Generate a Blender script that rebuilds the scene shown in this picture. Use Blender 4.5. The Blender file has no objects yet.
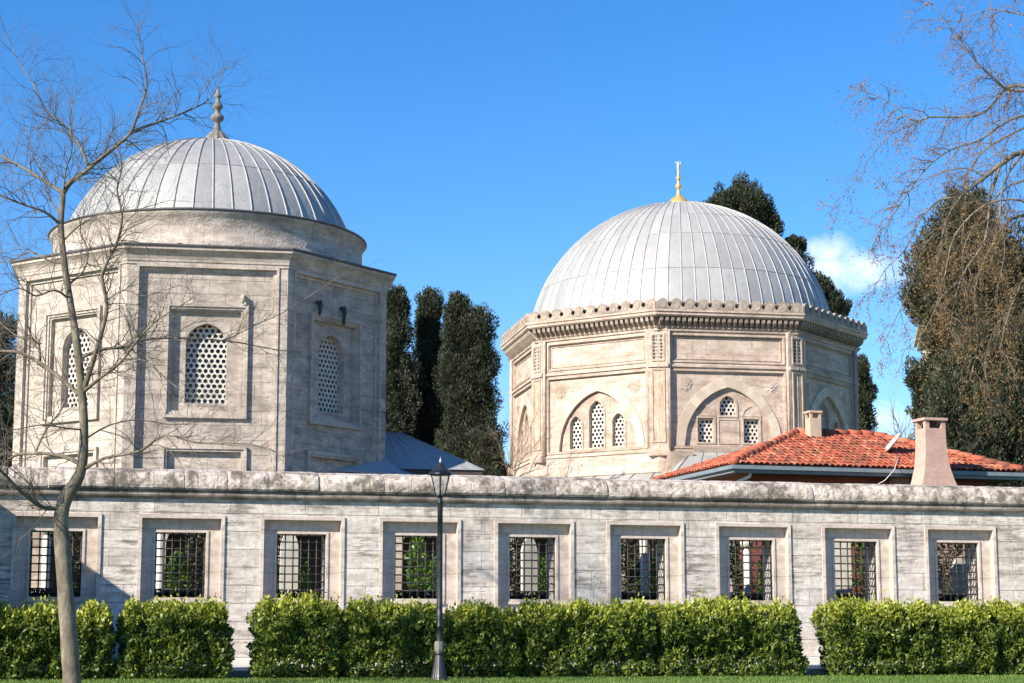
import bpy, math, random
import numpy as np
from math import sin, cos, pi, radians, sqrt, atan2, tan
from mathutils import Matrix, Vector
from mathutils.noise import noise as mnoise
from mathutils.geometry import tessellate_polygon
random.seed(7); rng = np.random.default_rng(7)
S = bpy.context.scene; COL = S.collection

# ------------------------------------------------------------------ camera, sky, sun
# heights are measured from the camera's eye level (z = 0)
cam = bpy.data.cameras.new('camera'); co = bpy.data.objects.new('camera', cam); COL.objects.link(co)
cam.sensor_width = 36; cam.lens = 1900 / 1024 * 36; cam.clip_end = 5000
co.location = (0, 0, 0); co.rotation_euler = (radians(90) + math.atan(299 / 1900), 0, 0)
S.camera = co
SUN_AZ, SUN_EL = 47.0, 31.0
w = bpy.data.worlds.new('World'); S.world = w; w.use_nodes = True
nt = w.node_tree; N = nt.nodes; L = nt.links
bg = N['Background']; bg.inputs[1].default_value = 0.095
sky = N.new('ShaderNodeTexSky'); sky.sky_type = 'NISHITA'; sky.sun_disc = False
sky.sun_elevation = radians(SUN_EL); sky.sun_rotation = radians(180 + SUN_AZ)
sky.air_density = 1.0; sky.dust_density = 0.0; sky.ozone_density = 3.0; sky.altitude = 100
hsv = N.new('ShaderNodeHueSaturation'); hsv.inputs['Saturation'].default_value = 1.28
tint = N.new('ShaderNodeMixRGB'); tint.blend_type = 'MULTIPLY'; tint.inputs[0].default_value = 1; tint.inputs[2].default_value = (.90, .925, 1.05, 1)
L.new(sky.outputs[0], tint.inputs[1]); L.new(tint.outputs[0], hsv.inputs['Color'])
# two small fair-weather clouds, placed by direction
tc = N.new('ShaderNodeTexCoord'); sp = N.new('ShaderNodeSeparateXYZ'); L.new(tc.outputs['Generated'], sp.inputs[0])
def wm(op, a, b=None, c=None, clamp=False):
    n = N.new('ShaderNodeMath'); n.operation = op; n.use_clamp = clamp
    for i, q in enumerate((a, b, c)):
        if q is None: continue
        if isinstance(q, (int, float)): n.inputs[i].default_value = q
        else: L.new(q, n.inputs[i])
    return n.outputs[0]
ax = wm('DIVIDE', sp.outputs[0], wm('MAXIMUM', sp.outputs[1], .01)); az = wm('DIVIDE', sp.outputs[2], wm('MAXIMUM', sp.outputs[1], .01))
cn = N.new('ShaderNodeTexNoise'); cn.inputs['Scale'].default_value = 42; cn.inputs['Detail'].default_value = 8; cn.inputs['Roughness'].default_value = .6
L.new(tc.outputs['Generated'], cn.inputs['Vector'])
tot = None
for (a0, b0, sa, sb, st) in ((.180, .1965, .046, .016, 1.0), (.168, .206, .022, .013, 1.0), (.2, .115, .036, .014, .75)):
    dx = wm('DIVIDE', wm('SUBTRACT', ax, a0), sa); dz = wm('DIVIDE', wm('SUBTRACT', az, b0), sb)
    d = wm('SQRT', wm('ADD', wm('MULTIPLY', dx, dx), wm('MULTIPLY', dz, dz)))
    m = wm('SUBTRACT', wm('MULTIPLY', wm('SUBTRACT', 1.15, d), 1.0), wm('MULTIPLY', wm('SUBTRACT', .60, cn.outputs[0]), 2.6))
    m = wm('MULTIPLY', wm('MULTIPLY', m, 1.0, clamp=True), st * .72)
    tot = m if tot is None else wm('MAXIMUM', tot, m)
mx = N.new('ShaderNodeMixRGB'); L.new(tot, mx.inputs[0]); L.new(hsv.outputs[0], mx.inputs[1]); mx.inputs[2].default_value = (7.2, 7.6, 8.6, 1)
L.new(mx.outputs[0], bg.inputs[0])
sl = bpy.data.lights.new('sun', 'SUN'); sl.energy = 4.8; sl.angle = radians(.5); sl.color = (1, .91, .77)
so = bpy.data.objects.new('sun', sl); COL.objects.link(so)
sd = Vector((-sin(radians(SUN_AZ)) * cos(radians(SUN_EL)), -cos(radians(SUN_AZ)) * cos(radians(SUN_EL)), sin(radians(SUN_EL))))
so.rotation_euler = sd.to_track_quat('Z', 'Y').to_euler()
S.view_settings.view_transform = 'Standard'; S.view_settings.look = 'None'; S.view_settings.exposure = 0.98; S.view_settings.gamma = 1

# ------------------------------------------------------------------ materials
class NB:
    def __init__(s, name):
        s.m = bpy.data.materials.new(name); s.m.use_nodes = True; s.t = s.m.node_tree
        s.b = s.t.nodes['Principled BSDF']; s.out = s.t.nodes['Material Output']
    def n(s, ty, **kw):
        x = s.t.nodes.new('ShaderNode' + ty)
        for k, v in kw.items():
            if k in x.inputs: x.inputs[k].default_value = v
            else: setattr(x, k, v)
        return x
    def l(s, a, b): s.t.links.new(a, b)
    def coord(s, which='Object', scale=(1, 1, 1)):
        tc = s.n('TexCoord'); mp = s.n('Mapping'); mp.inputs['Scale'].default_value = scale
        s.l(tc.outputs[which], mp.inputs[0]); return mp.outputs[0]
    def noise(s, scale, detail=5, rough=.6, vec=None, st=(1, 1, 1)):
        x = s.n('TexNoise'); x.inputs['Scale'].default_value = scale; x.inputs['Detail'].default_value = detail; x.inputs['Roughness'].default_value = rough
        s.l(vec if vec else s.coord('Object', st), x.inputs['Vector']); return x.outputs['Fac']
    def ramp(s, fac, stops):
        r = s.n('ValToRGB'); e = r.color_ramp.elements
        e[0].position, e[0].color = stops[0][0], c4(stops[0][1]); e[1].position, e[1].color = stops[-1][0], c4(stops[-1][1])
        for p, c in stops[1:-1]:
            q = e.new(p); q.color = c4(c)
        s.l(fac, r.inputs[0]); return r.outputs[0]
    def mix(s, fac, a, b, mode='MIX'):
        x = s.n('MixRGB'); x.blend_type = mode
        for i, q in enumerate((fac, a, b)):
            if isinstance(q, (int, float)): x.inputs[i].default_value = q
            elif isinstance(q, tuple): x.inputs[i].default_value = c4(q)
            else: s.l(q, x.inputs[i])
        return x.outputs[0]
    def math(s, op, a, b=0, clamp=False):
        x = s.n('Math'); x.operation = op; x.use_clamp = clamp
        for i, q in enumerate((a, b)):
            if isinstance(q, (int, float)): x.inputs[i].default_value = q
            else: s.l(q, x.inputs[i])
        return x.outputs[0]
    def bump(s, h, strength=.3, dist=.02, prev=None):
        x = s.n('Bump'); x.inputs['Strength'].default_value = strength; x.inputs['Distance'].default_value = dist
        s.l(h, x.inputs['Height'])
        if prev: s.l(prev, x.inputs['Normal'])
        s.l(x.outputs[0], s.b.inputs['Normal']); return x.outputs[0]
    def col(s, c):
        if isinstance(c, tuple): s.b.inputs['Base Color'].default_value = c4(c)
        else: s.l(c, s.b.inputs['Base Color'])
    def rough(s, v): s.b.inputs['Roughness'].default_value = v
def c4(c): return (c[0], c[1], c[2], 1) if len(c) == 3 else c
def sc(c, k): return tuple(x * k for x in c)

def stone(name, c1, c2, stain, bw=.95, bh=.36, joint=.5, streak=.5, lichen=0, bump=.35, stainlo=.55, mortar=.006):
    b = NB(name)
    br = b.n('TexBrick'); br.inputs['Scale'].default_value = 1; br.inputs['Brick Width'].default_value = bw; br.inputs['Row Height'].default_value = bh
    br.inputs['Mortar Size'].default_value = mortar; br.inputs['Mortar Smooth'].default_value = .3; br.offset = .43; br.squash = .8; br.squash_frequency = 3
    br.inputs['Color1'].default_value = (.35, .35, .35, 1); br.inputs['Color2'].default_value = (.8, .8, .8, 1); br.inputs['Mortar'].default_value = (.5, .5, .5, 1)
    uvw = b.coord('UV')
    # slightly wobbling joints
    wn = b.n('TexNoise'); wn.inputs['Scale'].default_value = 3; b.l(uvw, wn.inputs['Vector'])
    wv = b.n('VectorMath'); wv.operation = 'MULTIPLY_ADD'; b.l(wn.outputs['Color'], wv.inputs[0]); wv.inputs[1].default_value = (.02, .02, 0); b.l(uvw, wv.inputs[2])
    b.l(wv.outputs[0], br.inputs['Vector'])
    n1 = b.noise(.8, 6, .65); n2 = b.noise(1.0, 7, .7, vec=b.coord('UV', (1.3, 4.5, 1) if name == 'weathered_wall' else (1.3, 3.6, 1)))
    n3 = b.noise(9, 6, .7)
    base = b.mix(b.ramp(n1, ((.3, (0, 0, 0)), (.7, (1, 1, 1)))), c1, c2)
    base = b.mix(.62, base, b.mix(br.outputs['Color'], sc(c1, .72), sc(c2, 1.22)))
    st = b.ramp(n2, ((stainlo - .12, (1, 1, 1)), (stainlo + .13, (0, 0, 0))))
    base = b.mix(b.math('MULTIPLY', b.math('SUBTRACT', 1, st), streak), base, sc(stain, 1))
    base = b.mix(b.math('MULTIPLY', b.ramp(n3, ((.35, (1, 1, 1)), (.6, (0, 0, 0)))), .35), base, stain)
    # rain streaks
    n4 = b.noise(1.0, 5, .6, vec=b.coord('UV', (7, .9, 1) if lichen else (5, .5, 1)))
    base = b.mix(b.math('MULTIPLY', b.ramp(n4, ((.52 if lichen else .55, (0, 0, 0)), (.68 if lichen else .75, (1, 1, 1)))), .45 * streak + (.5 if lichen else .1)), base, stain)
    soot = b.math('MULTIPLY', b.ramp(b.noise(.55, 7, .7), ((.48, (0, 0, 0)), (.66, (1, 1, 1)))), b.ramp(b.noise(6, 6, .7), ((.3, (.3, .3, .3)), (.6, (1, 1, 1)))))
    if name != 'weathered_wall': base = b.mix(b.math('MULTIPLY', soot, .5 * streak + .12), base, sc(stain, .95))
    else:
        bed = b.noise(1.0, 9, .78, vec=b.coord('UV', (1.1, 8, 1))); patch = b.noise(.75, 5, .65)
        k = b.math('MULTIPLY', b.ramp(bed, ((.52, (0, 0, 0)), (.63, (1, 1, 1)))), b.ramp(patch, ((.46, (0, 0, 0)), (.62, (1, 1, 1)))))
        base = b.mix(b.math('MULTIPLY', k, .8), base, (.17, .14, .105)); bedk = k
        # dark run-off below the coping
        tcz = b.n('TexCoord'); sx = b.n('SeparateXYZ'); b.l(tcz.outputs['UV'], sx.inputs[0])
        up = b.ramp(b.math('MULTIPLY', b.math('ADD', sx.outputs[1], -1.2), .5), ((.35, (0, 0, 0)), (1.0, (1, 1, 1))))
        run = b.math('MULTIPLY', b.ramp(b.noise(1.0, 7, .7, vec=b.coord('UV', (2.2, .9, 1))), ((.5, (0, 0, 0)), (.66, (1, 1, 1)))), up)
        base = b.mix(b.math('MULTIPLY', run, .75), base, (.19, .16, .125))
    if lichen:
        n5 = b.noise(4.5, 9, .75); n6 = b.noise(1.1, 4, .6)
        k = b.math('ADD', b.math('MULTIPLY', n5, .6), b.math('MULTIPLY', n6, .4))
        base = b.mix(b.math('MULTIPLY', b.ramp(k, ((.47, (0, 0, 0)), (.56, (1, 1, 1)))), lichen), base, (.075, .065, .05))
    base = b.mix(b.math('MULTIPLY', br.outputs['Fac'], joint), base, sc(stain, .45))
    b.col(base); b.rough(.88)
    h = b.math('ADD', b.math('MULTIPLY', br.outputs['Fac'], -.6), b.math('ADD', b.math('MULTIPLY', n3, .6), b.math('MULTIPLY', n2, .7)))
    if name == 'weathered_wall': h = b.math('ADD', h, b.math('MULTIPLY', bedk, -1.2))
    b.bump(h, bump, .03)
    return b.m
def plain(name, c, rough=.7, var=.25, nscale=4, bump=.15, metal=0):
    b = NB(name); n = b.noise(nscale, 6, .65)
    b.col(b.mix(b.ramp(n, ((.3, (0, 0, 0)), (.7, (1, 1, 1)))), sc(c, 1 - var), sc(c, 1 + var))); b.rough(rough); b.b.inputs['Metallic'].default_value = metal
    if bump: b.bump(b.noise(nscale * 5, 5), bump, .01)
    return b.m
def lead(name, c1, c2, rough=.55):
    b = NB(name)
    uv = b.coord('UV'); fl = b.n('VectorMath'); fl.operation = 'FLOOR'; b.l(uv, fl.inputs[0])
    wn = b.n('TexWhiteNoise'); wn.noise_dimensions = '2D'; b.l(fl.outputs[0], wn.inputs['Vector'])
    n1 = b.noise(1.4, 6, .7); n2 = b.noise(3.0, 6, .7, st=(3, 3, .5))
    f = b.math('ADD', b.math('MULTIPLY', wn.outputs['Value'], .65), b.math('MULTIPLY', b.ramp(n1, ((.3, (0, 0, 0)), (.7, (1, 1, 1)))), .35))
    base = b.mix(f, c1, c2)
    base = b.mix(b.math('MULTIPLY', b.ramp(n2, ((.55, (0, 0, 0)), (.72, (1, 1, 1)))), .45), base, sc(c1, .62))
    base = b.mix(b.math('MULTIPLY', b.ramp(b.noise(2.1, 5, .7), ((.6, (0, 0, 0)), (.75, (1, 1, 1)))), .35), base, (.46, .41, .33))
    b.col(base); b.rough(rough); b.b.inputs['Metallic'].default_value = .15
    b.bump(b.noise(2.6, 5), .4, .07)
    return b.m
def leaf(name, dark, light, tip=None, zt=None, trans=.25, rough=.45, clump=1.2):
    b = NB(name); g = b.n('NewGeometry')
    n = b.noise(clump, 4, .6)
    f = b.math('ADD', b.math('MULTIPLY', g.outputs['Random Per Island'], .6), b.math('MULTIPLY', b.ramp(n, ((.35, (0, 0, 0)), (.65, (1, 1, 1)))), .4))
    c = b.mix(f, dark, light)
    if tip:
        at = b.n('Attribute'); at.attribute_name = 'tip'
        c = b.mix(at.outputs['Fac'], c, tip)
    b.col(c); b.rough(rough)
    tr = b.n('BsdfTranslucent'); b.l(c, tr.inputs[0]); ms = b.n('MixShader'); ms.inputs[0].default_value = trans
    b.l(b.b.outputs[0], ms.inputs[1]); b.l(tr.outputs[0], ms.inputs[2]); b.l(ms.outputs[0], b.out.inputs[0])
    return b.m

M = {}
M['stoneL'] = stone('grey_limestone', (0.397, 0.344, 0.298), (0.623, 0.543, 0.475), (0.170, 0.142, 0.116), bw=1.1, bh=.42, joint=.7, streak=.8, bump=.6)
M['stoneLtrim'] = stone('grey_limestone_trim', (0.431, 0.371, 0.319), (0.634, 0.554, 0.485), (0.181, 0.147, 0.121), bw=1.6, bh=3, joint=.5, streak=.75, bump=.5)
M['stoneR'] = stone('cream_marble', (0.487, 0.398, 0.331), (0.680, 0.559, 0.475), (0.249, 0.168, 0.116), bw=1.5, bh=.5, joint=.4, streak=.7, bump=.5)
M['stoneRtrim'] = stone('cream_marble_trim', (0.476, 0.382, 0.314), (0.657, 0.537, 0.452), (0.227, 0.152, 0.105), bw=2.0, bh=3, joint=.4, streak=.75, bump=.5)
M['crest'] = stone('weathered_crest', (0.431, 0.355, 0.292), (0.589, 0.494, 0.408), (0.159, 0.121, 0.089), bw=2.5, bh=3, joint=.2, streak=.7, stainlo=.48)
M['wall'] = stone('weathered_wall', (0.600, 0.527, 0.475), (0.780, 0.747, 0.684), (0.227, 0.179, 0.142), bw=1.6, bh=.38, joint=.65, streak=.5, bump=.9, stainlo=.5)
M['wallframe'] = stone('window_stone', (0.533, 0.462, 0.408), (0.748, 0.656, 0.585), (0.249, 0.194, 0.152), bw=3, bh=.9, joint=.5, streak=.6, stainlo=.54)
M['coping'] = stone('coping_stone', (0.544, 0.473, 0.414), (0.770, 0.683, 0.612), (0.193, 0.152, 0.116), bw=1.15, bh=5, joint=.5, streak=.5, lichen=.85, bump=.8, mortar=.012)
M['mould'] = stone('moulding_stone', (0.374, 0.322, 0.276), (0.544, 0.473, 0.414), (0.113, 0.089, 0.068), bw=1.9, bh=5, joint=.7, streak=.8, lichen=.6, bump=.6)
M['lead'] = lead('lead_sheet', (.23, .235, .24), (.42, .415, .40))
M['leadR'] = lead('lead_sheet_pale', (.29, .29, .29), (.44, .43, .41))
M['leadblue'] = lead('lead_sheet_blue', (.26, .275, .29), (.36, .37, .38), rough=.6)
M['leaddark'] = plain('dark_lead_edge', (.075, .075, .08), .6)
M['plaster'] = plain('grille_plaster', (.55, .52, .47), .85, .18, 9)
M['glass'] = plain('dark_glass', (.012, .015, .022), .12, .3, 2, 0)
M['iron'] = plain('wrought_iron', (.02, .019, .018), .55, .3)
M['lampiron'] = plain('painted_cast_iron', (.025, .027, .03), .42, .3, 12)
M['gold'] = plain('gilded_copper', (.80, .52, .17), .38, .15, 6, .05, .55)
M['finial'] = plain('finial_stone', (.17, .155, .14), .8, .35, 8)
M['paving'] = stone('paving_slabs', (.50, .49, .46), (.64, .63, .59), (.36, .34, .30), bw=.6, bh=.45, joint=.5, streak=.25, bump=.1)
M['kerb'] = plain('kerb_stone', (.24, .23, .21), .9, .25)
M['pink'] = stone('pink_plaster', (.50, .32, .26), (.60, .40, .33), (.27, .19, .15), bw=9, bh=9, joint=0, streak=.45)
M['fascia'] = plain('grey_blue_fascia', (.17, .21, .235), .6, .15)
M['redwall'] = stone('red_brick_wall', (.22, .065, .045), (.30, .09, .06), (.12, .05, .04), bw=.24, bh=.075, joint=.6, streak=.3)
M['soffit'] = plain('dark_timber', (.05, .04, .035), .8)
M['cream'] = plain('cream_render', (.62, .56, .46), .9, .10, 1.5)
M['tan'] = plain('tan_render', (.46, .36, .26), .9, .15, 4)
M['white'] = plain('white_enamel', (.7, .7, .68), .5, .05)
M['marble'] = plain('grave_marble', (.50, .48, .43), .75, .25, 5)
M['diaper'] = None
def mk_tile():
    b = NB('terracotta_tile'); uv = b.coord('UV'); fl = b.n('VectorMath'); fl.operation = 'FLOOR'; b.l(uv, fl.inputs[0])
    wn = b.n('TexWhiteNoise'); wn.noise_dimensions = '2D'; b.l(fl.outputs[0], wn.inputs['Vector'])
    c = b.ramp(wn.outputs['Value'], ((0, (.12, .05, .03)), (.2, (.24, .058, .030)), (.5, (.33, .074, .036)), (.8, (.40, .098, .048)), (1, (.44, .18, .10))))
    c = b.mix(b.math('MULTIPLY', b.ramp(b.noise(1.6, 8, .7), ((.46, (0, 0, 0)), (.68, (1, 1, 1)))), .6), c, (.13, .075, .05))
    b.col(c); b.rough(.8); b.bump(b.noise(20, 4), .3, .01); return b.m
M['tile'] = mk_tile()
def mk_diaper():
    b = NB('pierced_diaper'); uv = b.coord('UV', (9, 9, 9)); v = b.n('TexVoronoi'); v.inputs['Scale'].default_value = 1; v.inputs['Randomness'].default_value = .15
    b.l(uv, v.inputs['Vector']); c = b.ramp(v.outputs['Distance'], ((.3, (.07, .055, .045)), (.5, (.45, .39, .31))))
    b.col(c); b.rough(.85); b.bump(v.outputs['Distance'], .8, .03); return b.m
M['diaper'] = mk_diaper()
def mk_vein():
    b = NB('brown_veined_marble'); n = b.noise(3, 9, .8, st=(1, 1, .5)); b.col(b.ramp(n, ((.35, (.22, .12, .07)), (.5, (.42, .30, .2)), (.62, (.56, .46, .36))))); b.rough(.6); return b.m
M['vein'] = mk_vein()
def mk_vouss():
    b = NB('voussoirs'); uv = b.coord('UV'); fl = b.n('VectorMath'); fl.operation = 'FLOOR'; b.l(uv, fl.inputs[0])
    wn = b.n('TexWhiteNoise'); wn.noise_dimensions = '2D'; b.l(fl.outputs[0], wn.inputs['Vector'])
    c = b.ramp(wn.outputs['Value'], ((.2, (.46, .37, .29)), (.5, (.53, .44, .345)), (.9, (.60, .51, .41))))
    c = b.mix(b.math('MULTIPLY', b.ramp(b.noise(4, 8, .7), ((.5, (0, 0, 0)), (.65, (1, 1, 1)))), .5), c, (.36, .29, .22))
    b.col(c); b.rough(.8); b.bump(b.noise(10, 5), .3, .02); return b.m
M['vouss'] = mk_vouss()
def mk_bark(name, c1, c2, c3):
    b = NB(name); n = b.noise(5, 7, .7, st=(1, 1, .5)); n2 = b.noise(1.6, 4, .6, st=(1, 1, .6))
    c = b.ramp(n, ((.32, c1), (.5, c2), (.66, c3)))
    c = b.mix(b.math('MULTIPLY', b.ramp(n2, ((.5, (0, 0, 0)), (.62, (1, 1, 1)))), .45), c, sc(c1, .9))
    b.col(c); b.rough(.9); b.bump(b.noise(14, 6, .7, st=(1, 1, .25)), .6, .02); return b.m
M['bark'] = mk_bark('plane_bark', (.075, .062, .045), (.155, .13, .095), (.28, .24, .18))
M['twig'] = plain('twig_bark', (.12, .10, .078), .85, .35, 3, 0)
M['twigR'] = plain('twig_bark_brown', (.16, .115, .075), .85, .35, 3, 0)
M['trunk'] = plain('dark_bark', (.07, .055, .04), .9, .3, 6)
M['cyp'] = leaf('cypress_foliage', (.012, .020, .009), (.050, .062, .027), trans=.1, rough=.6, clump=1.4)
M['cyp2'] = leaf('cypress_foliage_olive', (.017, .021, .010), (.072, .072, .033), trans=.1, rough=.6, clump=1.2)
M['cypcore'] = plain('dark_crown_fill', (.012, .014, .008), .95, .4, 3, 0)  # near-black filler colour standing in for the shade inside foliage
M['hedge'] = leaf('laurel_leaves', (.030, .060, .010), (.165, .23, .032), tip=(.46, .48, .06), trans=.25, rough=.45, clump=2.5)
M['shrub'] = leaf('shrub_leaves', (.05, .12, .015), (.16, .28, .04), trans=.3, rough=.4)
M['drybud'] = leaf('dry_buds', (.12, .065, .022), (.34, .205, .07), trans=.15, rough=.7)
M['grass'] = leaf('grass_blades', (.07, .14, .018), (.18, .27, .045), trans=.3, rough=.5, clump=.8)
def mk_ground():
    b = NB('lawn_ground'); c = b.ramp(b.noise(3, 8, .7), ((.3, (.05, .085, .015)), (.55, (.10, .15, .03)), (.75, (.14, .15, .05)))); b.col(c); b.rough(.95); b.bump(b.noise(30, 5), .8, .03); return b.m
M['ground'] = mk_ground()
def mk_lampglass():
    b = NB('lantern_glass'); b.b.inputs['Transmission Weight'].default_value = 0; tr = b.n('BsdfTransparent'); ms = b.n('MixShader'); ms.inputs[0].default_value = .28
    b.col((.55, .55, .52)); b.rough(.15); b.l(tr.outputs[0], ms.inputs[1]); b.l(b.b.outputs[0], ms.inputs[2]); b.l(ms.outputs[0], b.out.inputs[0]); return b.m
M['lampglass'] = mk_lampglass()

def mk_carved():
    m = M['stoneLtrim'].copy(); m.name = 'carved_limestone'; t = m.node_tree; b = t.nodes['Principled BSDF']; bp = b.inputs['Normal'].links[0].from_node
    uv = t.nodes.new('ShaderNodeTexCoord'); nz = t.nodes.new('ShaderNodeTexNoise'); nz.inputs['Scale'].default_value = 1.3; nz.inputs['Detail'].default_value = 1; nz.inputs['Distortion'].default_value = 2.2
    mp = t.nodes.new('ShaderNodeMapping'); mp.inputs['Scale'].default_value = (1.8, 2.2, 1); t.links.new(uv.outputs['UV'], mp.inputs[0]); t.links.new(mp.outputs[0], nz.inputs['Vector'])
    ml = t.nodes.new('ShaderNodeMath'); ml.operation = 'MULTIPLY'; ml.inputs[1].default_value = 22; t.links.new(nz.outputs['Fac'], ml.inputs[0]); sn = t.nodes.new('ShaderNodeMath'); sn.operation = 'SINE'; t.links.new(ml.outputs[0], sn.inputs[0])
    bb = t.nodes.new('ShaderNodeBump'); bb.inputs['Strength'].default_value = .2; bb.inputs['Distance'].default_value = .015; t.links.new(sn.outputs[0], bb.inputs['Height']); t.links.new(bp.outputs[0], bb.inputs['Normal']); t.links.new(bb.outputs[0], b.inputs['Normal'])
    return m
M['carved'] = mk_carved()
# ------------------------------------------------------------------ helpers
class MB:
    def __init__(s): s.v = []; s.f = []; s.uv = {}; s.sm = set()
    def add(s, vs, fs, uvs=None, smooth=False):
        o = len(s.v); s.v += [tuple(q) for q in vs]
        for i, f in enumerate(fs):
            k = len(s.f); s.f.append(tuple(o + j for j in f))
            if uvs: s.uv[k] = [uvs[j] for j in f]
            if smooth: s.sm.add(k)
    def quad(s, a, b, c, d, uvs=None): s.add([a, b, c, d], [(0, 1, 2, 3)], uvs)
    def box(s, x0, x1, y0, y1, z0, z1, T=None):
        vs = [(x, y, z) for z in (z0, z1) for y in (y0, y1) for x in (x0, x1)]
        if T: vs = [T(*q) for q in vs]
        s.add(vs, [(0, 2, 3, 1), (4, 5, 7, 6), (0, 1, 5, 4), (2, 6, 7, 3), (0, 4, 6, 2), (1, 3, 7, 5)])
    def tube(s, pts, rad, n=6, caps=True):
        pts = [Vector(p) for p in pts]; vs = []; up = Vector((0, 0, 1)); prev = None
        for i, p in enumerate(pts):
            d = (pts[min(i + 1, len(pts) - 1)] - pts[max(i - 1, 0)]); d = d.normalized() if d.length > 1e-9 else up
            if prev is None:
                a = d.orthogonal().normalized()
            else:
                a = prev - d * prev.dot(d); a = a.normalized() if a.length > 1e-6 else d.orthogonal().normalized()
            prev = a; b = d.cross(a); r = rad[i] if hasattr(rad, '__len__') else rad
            for k in range(n):
                t = 2 * pi * k / n; vs.append(p + a * (r * cos(t)) + b * (r * sin(t)))
        fs = []
        for i in range(len(pts) - 1):
            for k in range(n):
                a0 = i * n + k; a1 = i * n + (k + 1) % n; fs.append((a0, a1, a1 + n, a0 + n))
        if caps: fs += [tuple(range(n - 1, -1, -1)), tuple((len(pts) - 1) * n + k for k in range(n))]
        s.add(vs, fs, smooth=True)
    def lathe(s, prof, n=32, cx=0, cy=0, uvu=None, smooth=True, flute=0, fn=0, a0=0):
        vs = []; uvs = []
        for i, (r, z) in enumerate(prof):
            for k in range(n + 1):
                t = a0 + 2 * pi * k / n; rr = r * (1 + flute * (abs(cos(fn * t / 2)) - .5)) if flute else r
                vs.append((cx + rr * sin(t), cy - rr * cos(t), z)); uvs.append((k / n * (uvu or 2 * pi * max(p[0] for p in prof)), i if uvu else z))
        fs = [(i * (n + 1) + k, i * (n + 1) + k + 1, (i + 1) * (n + 1) + k + 1, (i + 1) * (n + 1) + k) for i in range(len(prof) - 1) for k in range(n)]
        s.add(vs, fs, uvs, smooth)
    def sweep(s, prof, ap, n=8, rot=22.5):   # regular polygon sweep, prof = (offset outward, z)
        vs = []; c = cos(pi / n)
        for (o, z) in prof:
            r = (ap + o) / c
            for k in range(n):
                t = radians(rot) + 2 * pi * k / n; vs.append((r * sin(t), -r * cos(t), z))
        s.add(vs, [(i * n + k, i * n + (k + 1) % n, (i + 1) * n + (k + 1) % n, (i + 1) * n + k) for i in range(len(prof) - 1) for k in range(n)])
    def sheet(s, T, outer, holes, y):
        loops = [outer] + holes; flat = [p for lp in loops for p in lp]
        tri = tessellate_polygon([[Vector((p[0], p[1], 0)) for p in lp] for lp in loops])
        s.add([T(p[0], y, p[1]) for p in flat], [tuple(t) for t in tri])
    def reveal(s, T, loop, y0, y1, smooth=False):
        n = len(loop); vs = [T(p[0], y0, p[1]) for p in loop] + [T(p[0], y1, p[1]) for p in loop]
        s.add(vs, [(k, (k + 1) % n, (k + 1) % n + n, k + n) for k in range(n)])
    def ring(s, T, r, wd, y0, y1, bottom=True):   # mitred rectangular moulding
        x0, x1, z0, z1 = r; o = rect(x0, x1, z0, z1); i = rect(x0 + wd, x1 - wd, z0 + (wd if bottom else 0), z1 - wd)
        s.sheet(T, o, [i], y1); s.reveal(T, o, y0, y1); s.reveal(T, i, y0, y1)
    def build(s, name, mat, parent=None, zoff=None):
        me = bpy.data.meshes.new(name); dz = 0
        if parent is not None: dz = parent.get('_zb', 0)
        if zoff is not None: dz = zoff
        vs = s.v if not dz else [(a, b, c - dz) for a, b, c in s.v]
        me.from_pydata(vs, [], s.f); me.validate(clean_customdata=False)
        if len(me.polygons) == len(s.f):
            uvl = me.uv_layers.new(name='UVMap'); nl = len(me.loops); arr = np.zeros((nl, 2), np.float32)
            me.polygons.foreach_get
            for k, p in enumerate(me.polygons):
                if k in s.uv:
                    for li, u in zip(p.loop_indices, s.uv[k]): arr[li] = u
                else:
                    n = p.normal
                    if abs(n.z) < .8:
                        l = sqrt(n.x * n.x + n.y * n.y); tx, ty = -n.y / l, n.x / l
                        for li in p.loop_indices:
                            c = me.vertices[me.loops[li].vertex_index].co; arr[li] = (c.x * tx + c.y * ty + 3.17 * round(atan2(n.x, n.y) * 4 / pi), c.z)
                    else:
                        for li in p.loop_indices:
                            c = me.vertices[me.loops[li].vertex_index].co; arr[li] = (c.x, c.y)
            uvl.data.foreach_set('uv', arr.ravel())
        if s.sm:
            a = np.zeros(len(me.polygons), bool)
            for k in s.sm:
                if k < len(a): a[k] = True
            me.polygons.foreach_set('use_smooth', a)
        if mat: me.materials.append(mat)
        o = bpy.data.objects.new(name, me); COL.objects.link(o)
        if parent is not None: o.parent = parent
        if parent is not None and '_zb' in parent: o['_zb'] = parent['_zb']
        return o
def rect(x0, x1, z0, z1): return [(x0, z0), (x1, z0), (x1, z1), (x0, z1)]
def arch(cx, hw, z0, zs, rise, n=14, pt=.25):
    top = []
    for i in range(n + 1):
        u = 1 - 2 * i / n; top.append((cx + hw * u, zs + rise * ((1 - pt) * sqrt(max(0, 1 - u * u)) + pt * (1 - abs(u)))))
    return [(cx - hw, z0), (cx + hw, z0)] + top
def arch_pts(cx, hw, zs, rise, n=24, pt=.25): return arch(cx, hw, 0, zs, rise, n, pt)[2:]
def tag(o, label=None, cat=None, group=None, kind=None):
    if label: o['label'] = label
    if cat: o['category'] = cat
    if group: o['group'] = group
    if kind: o['kind'] = kind
    return o
def thing(name, label, cat, loc, rz=0, group=None):
    o = bpy.data.objects.new(name, None); COL.objects.link(o); o.location = loc; o.rotation_euler = (0, 0, rz); o['_zb'] = loc[2]
    o.empty_display_size = .2
    return tag(o, label, cat, group)
def share(src, parent, name=None):
    c = src.copy(); COL.objects.link(c); c.parent = parent; return c
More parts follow.
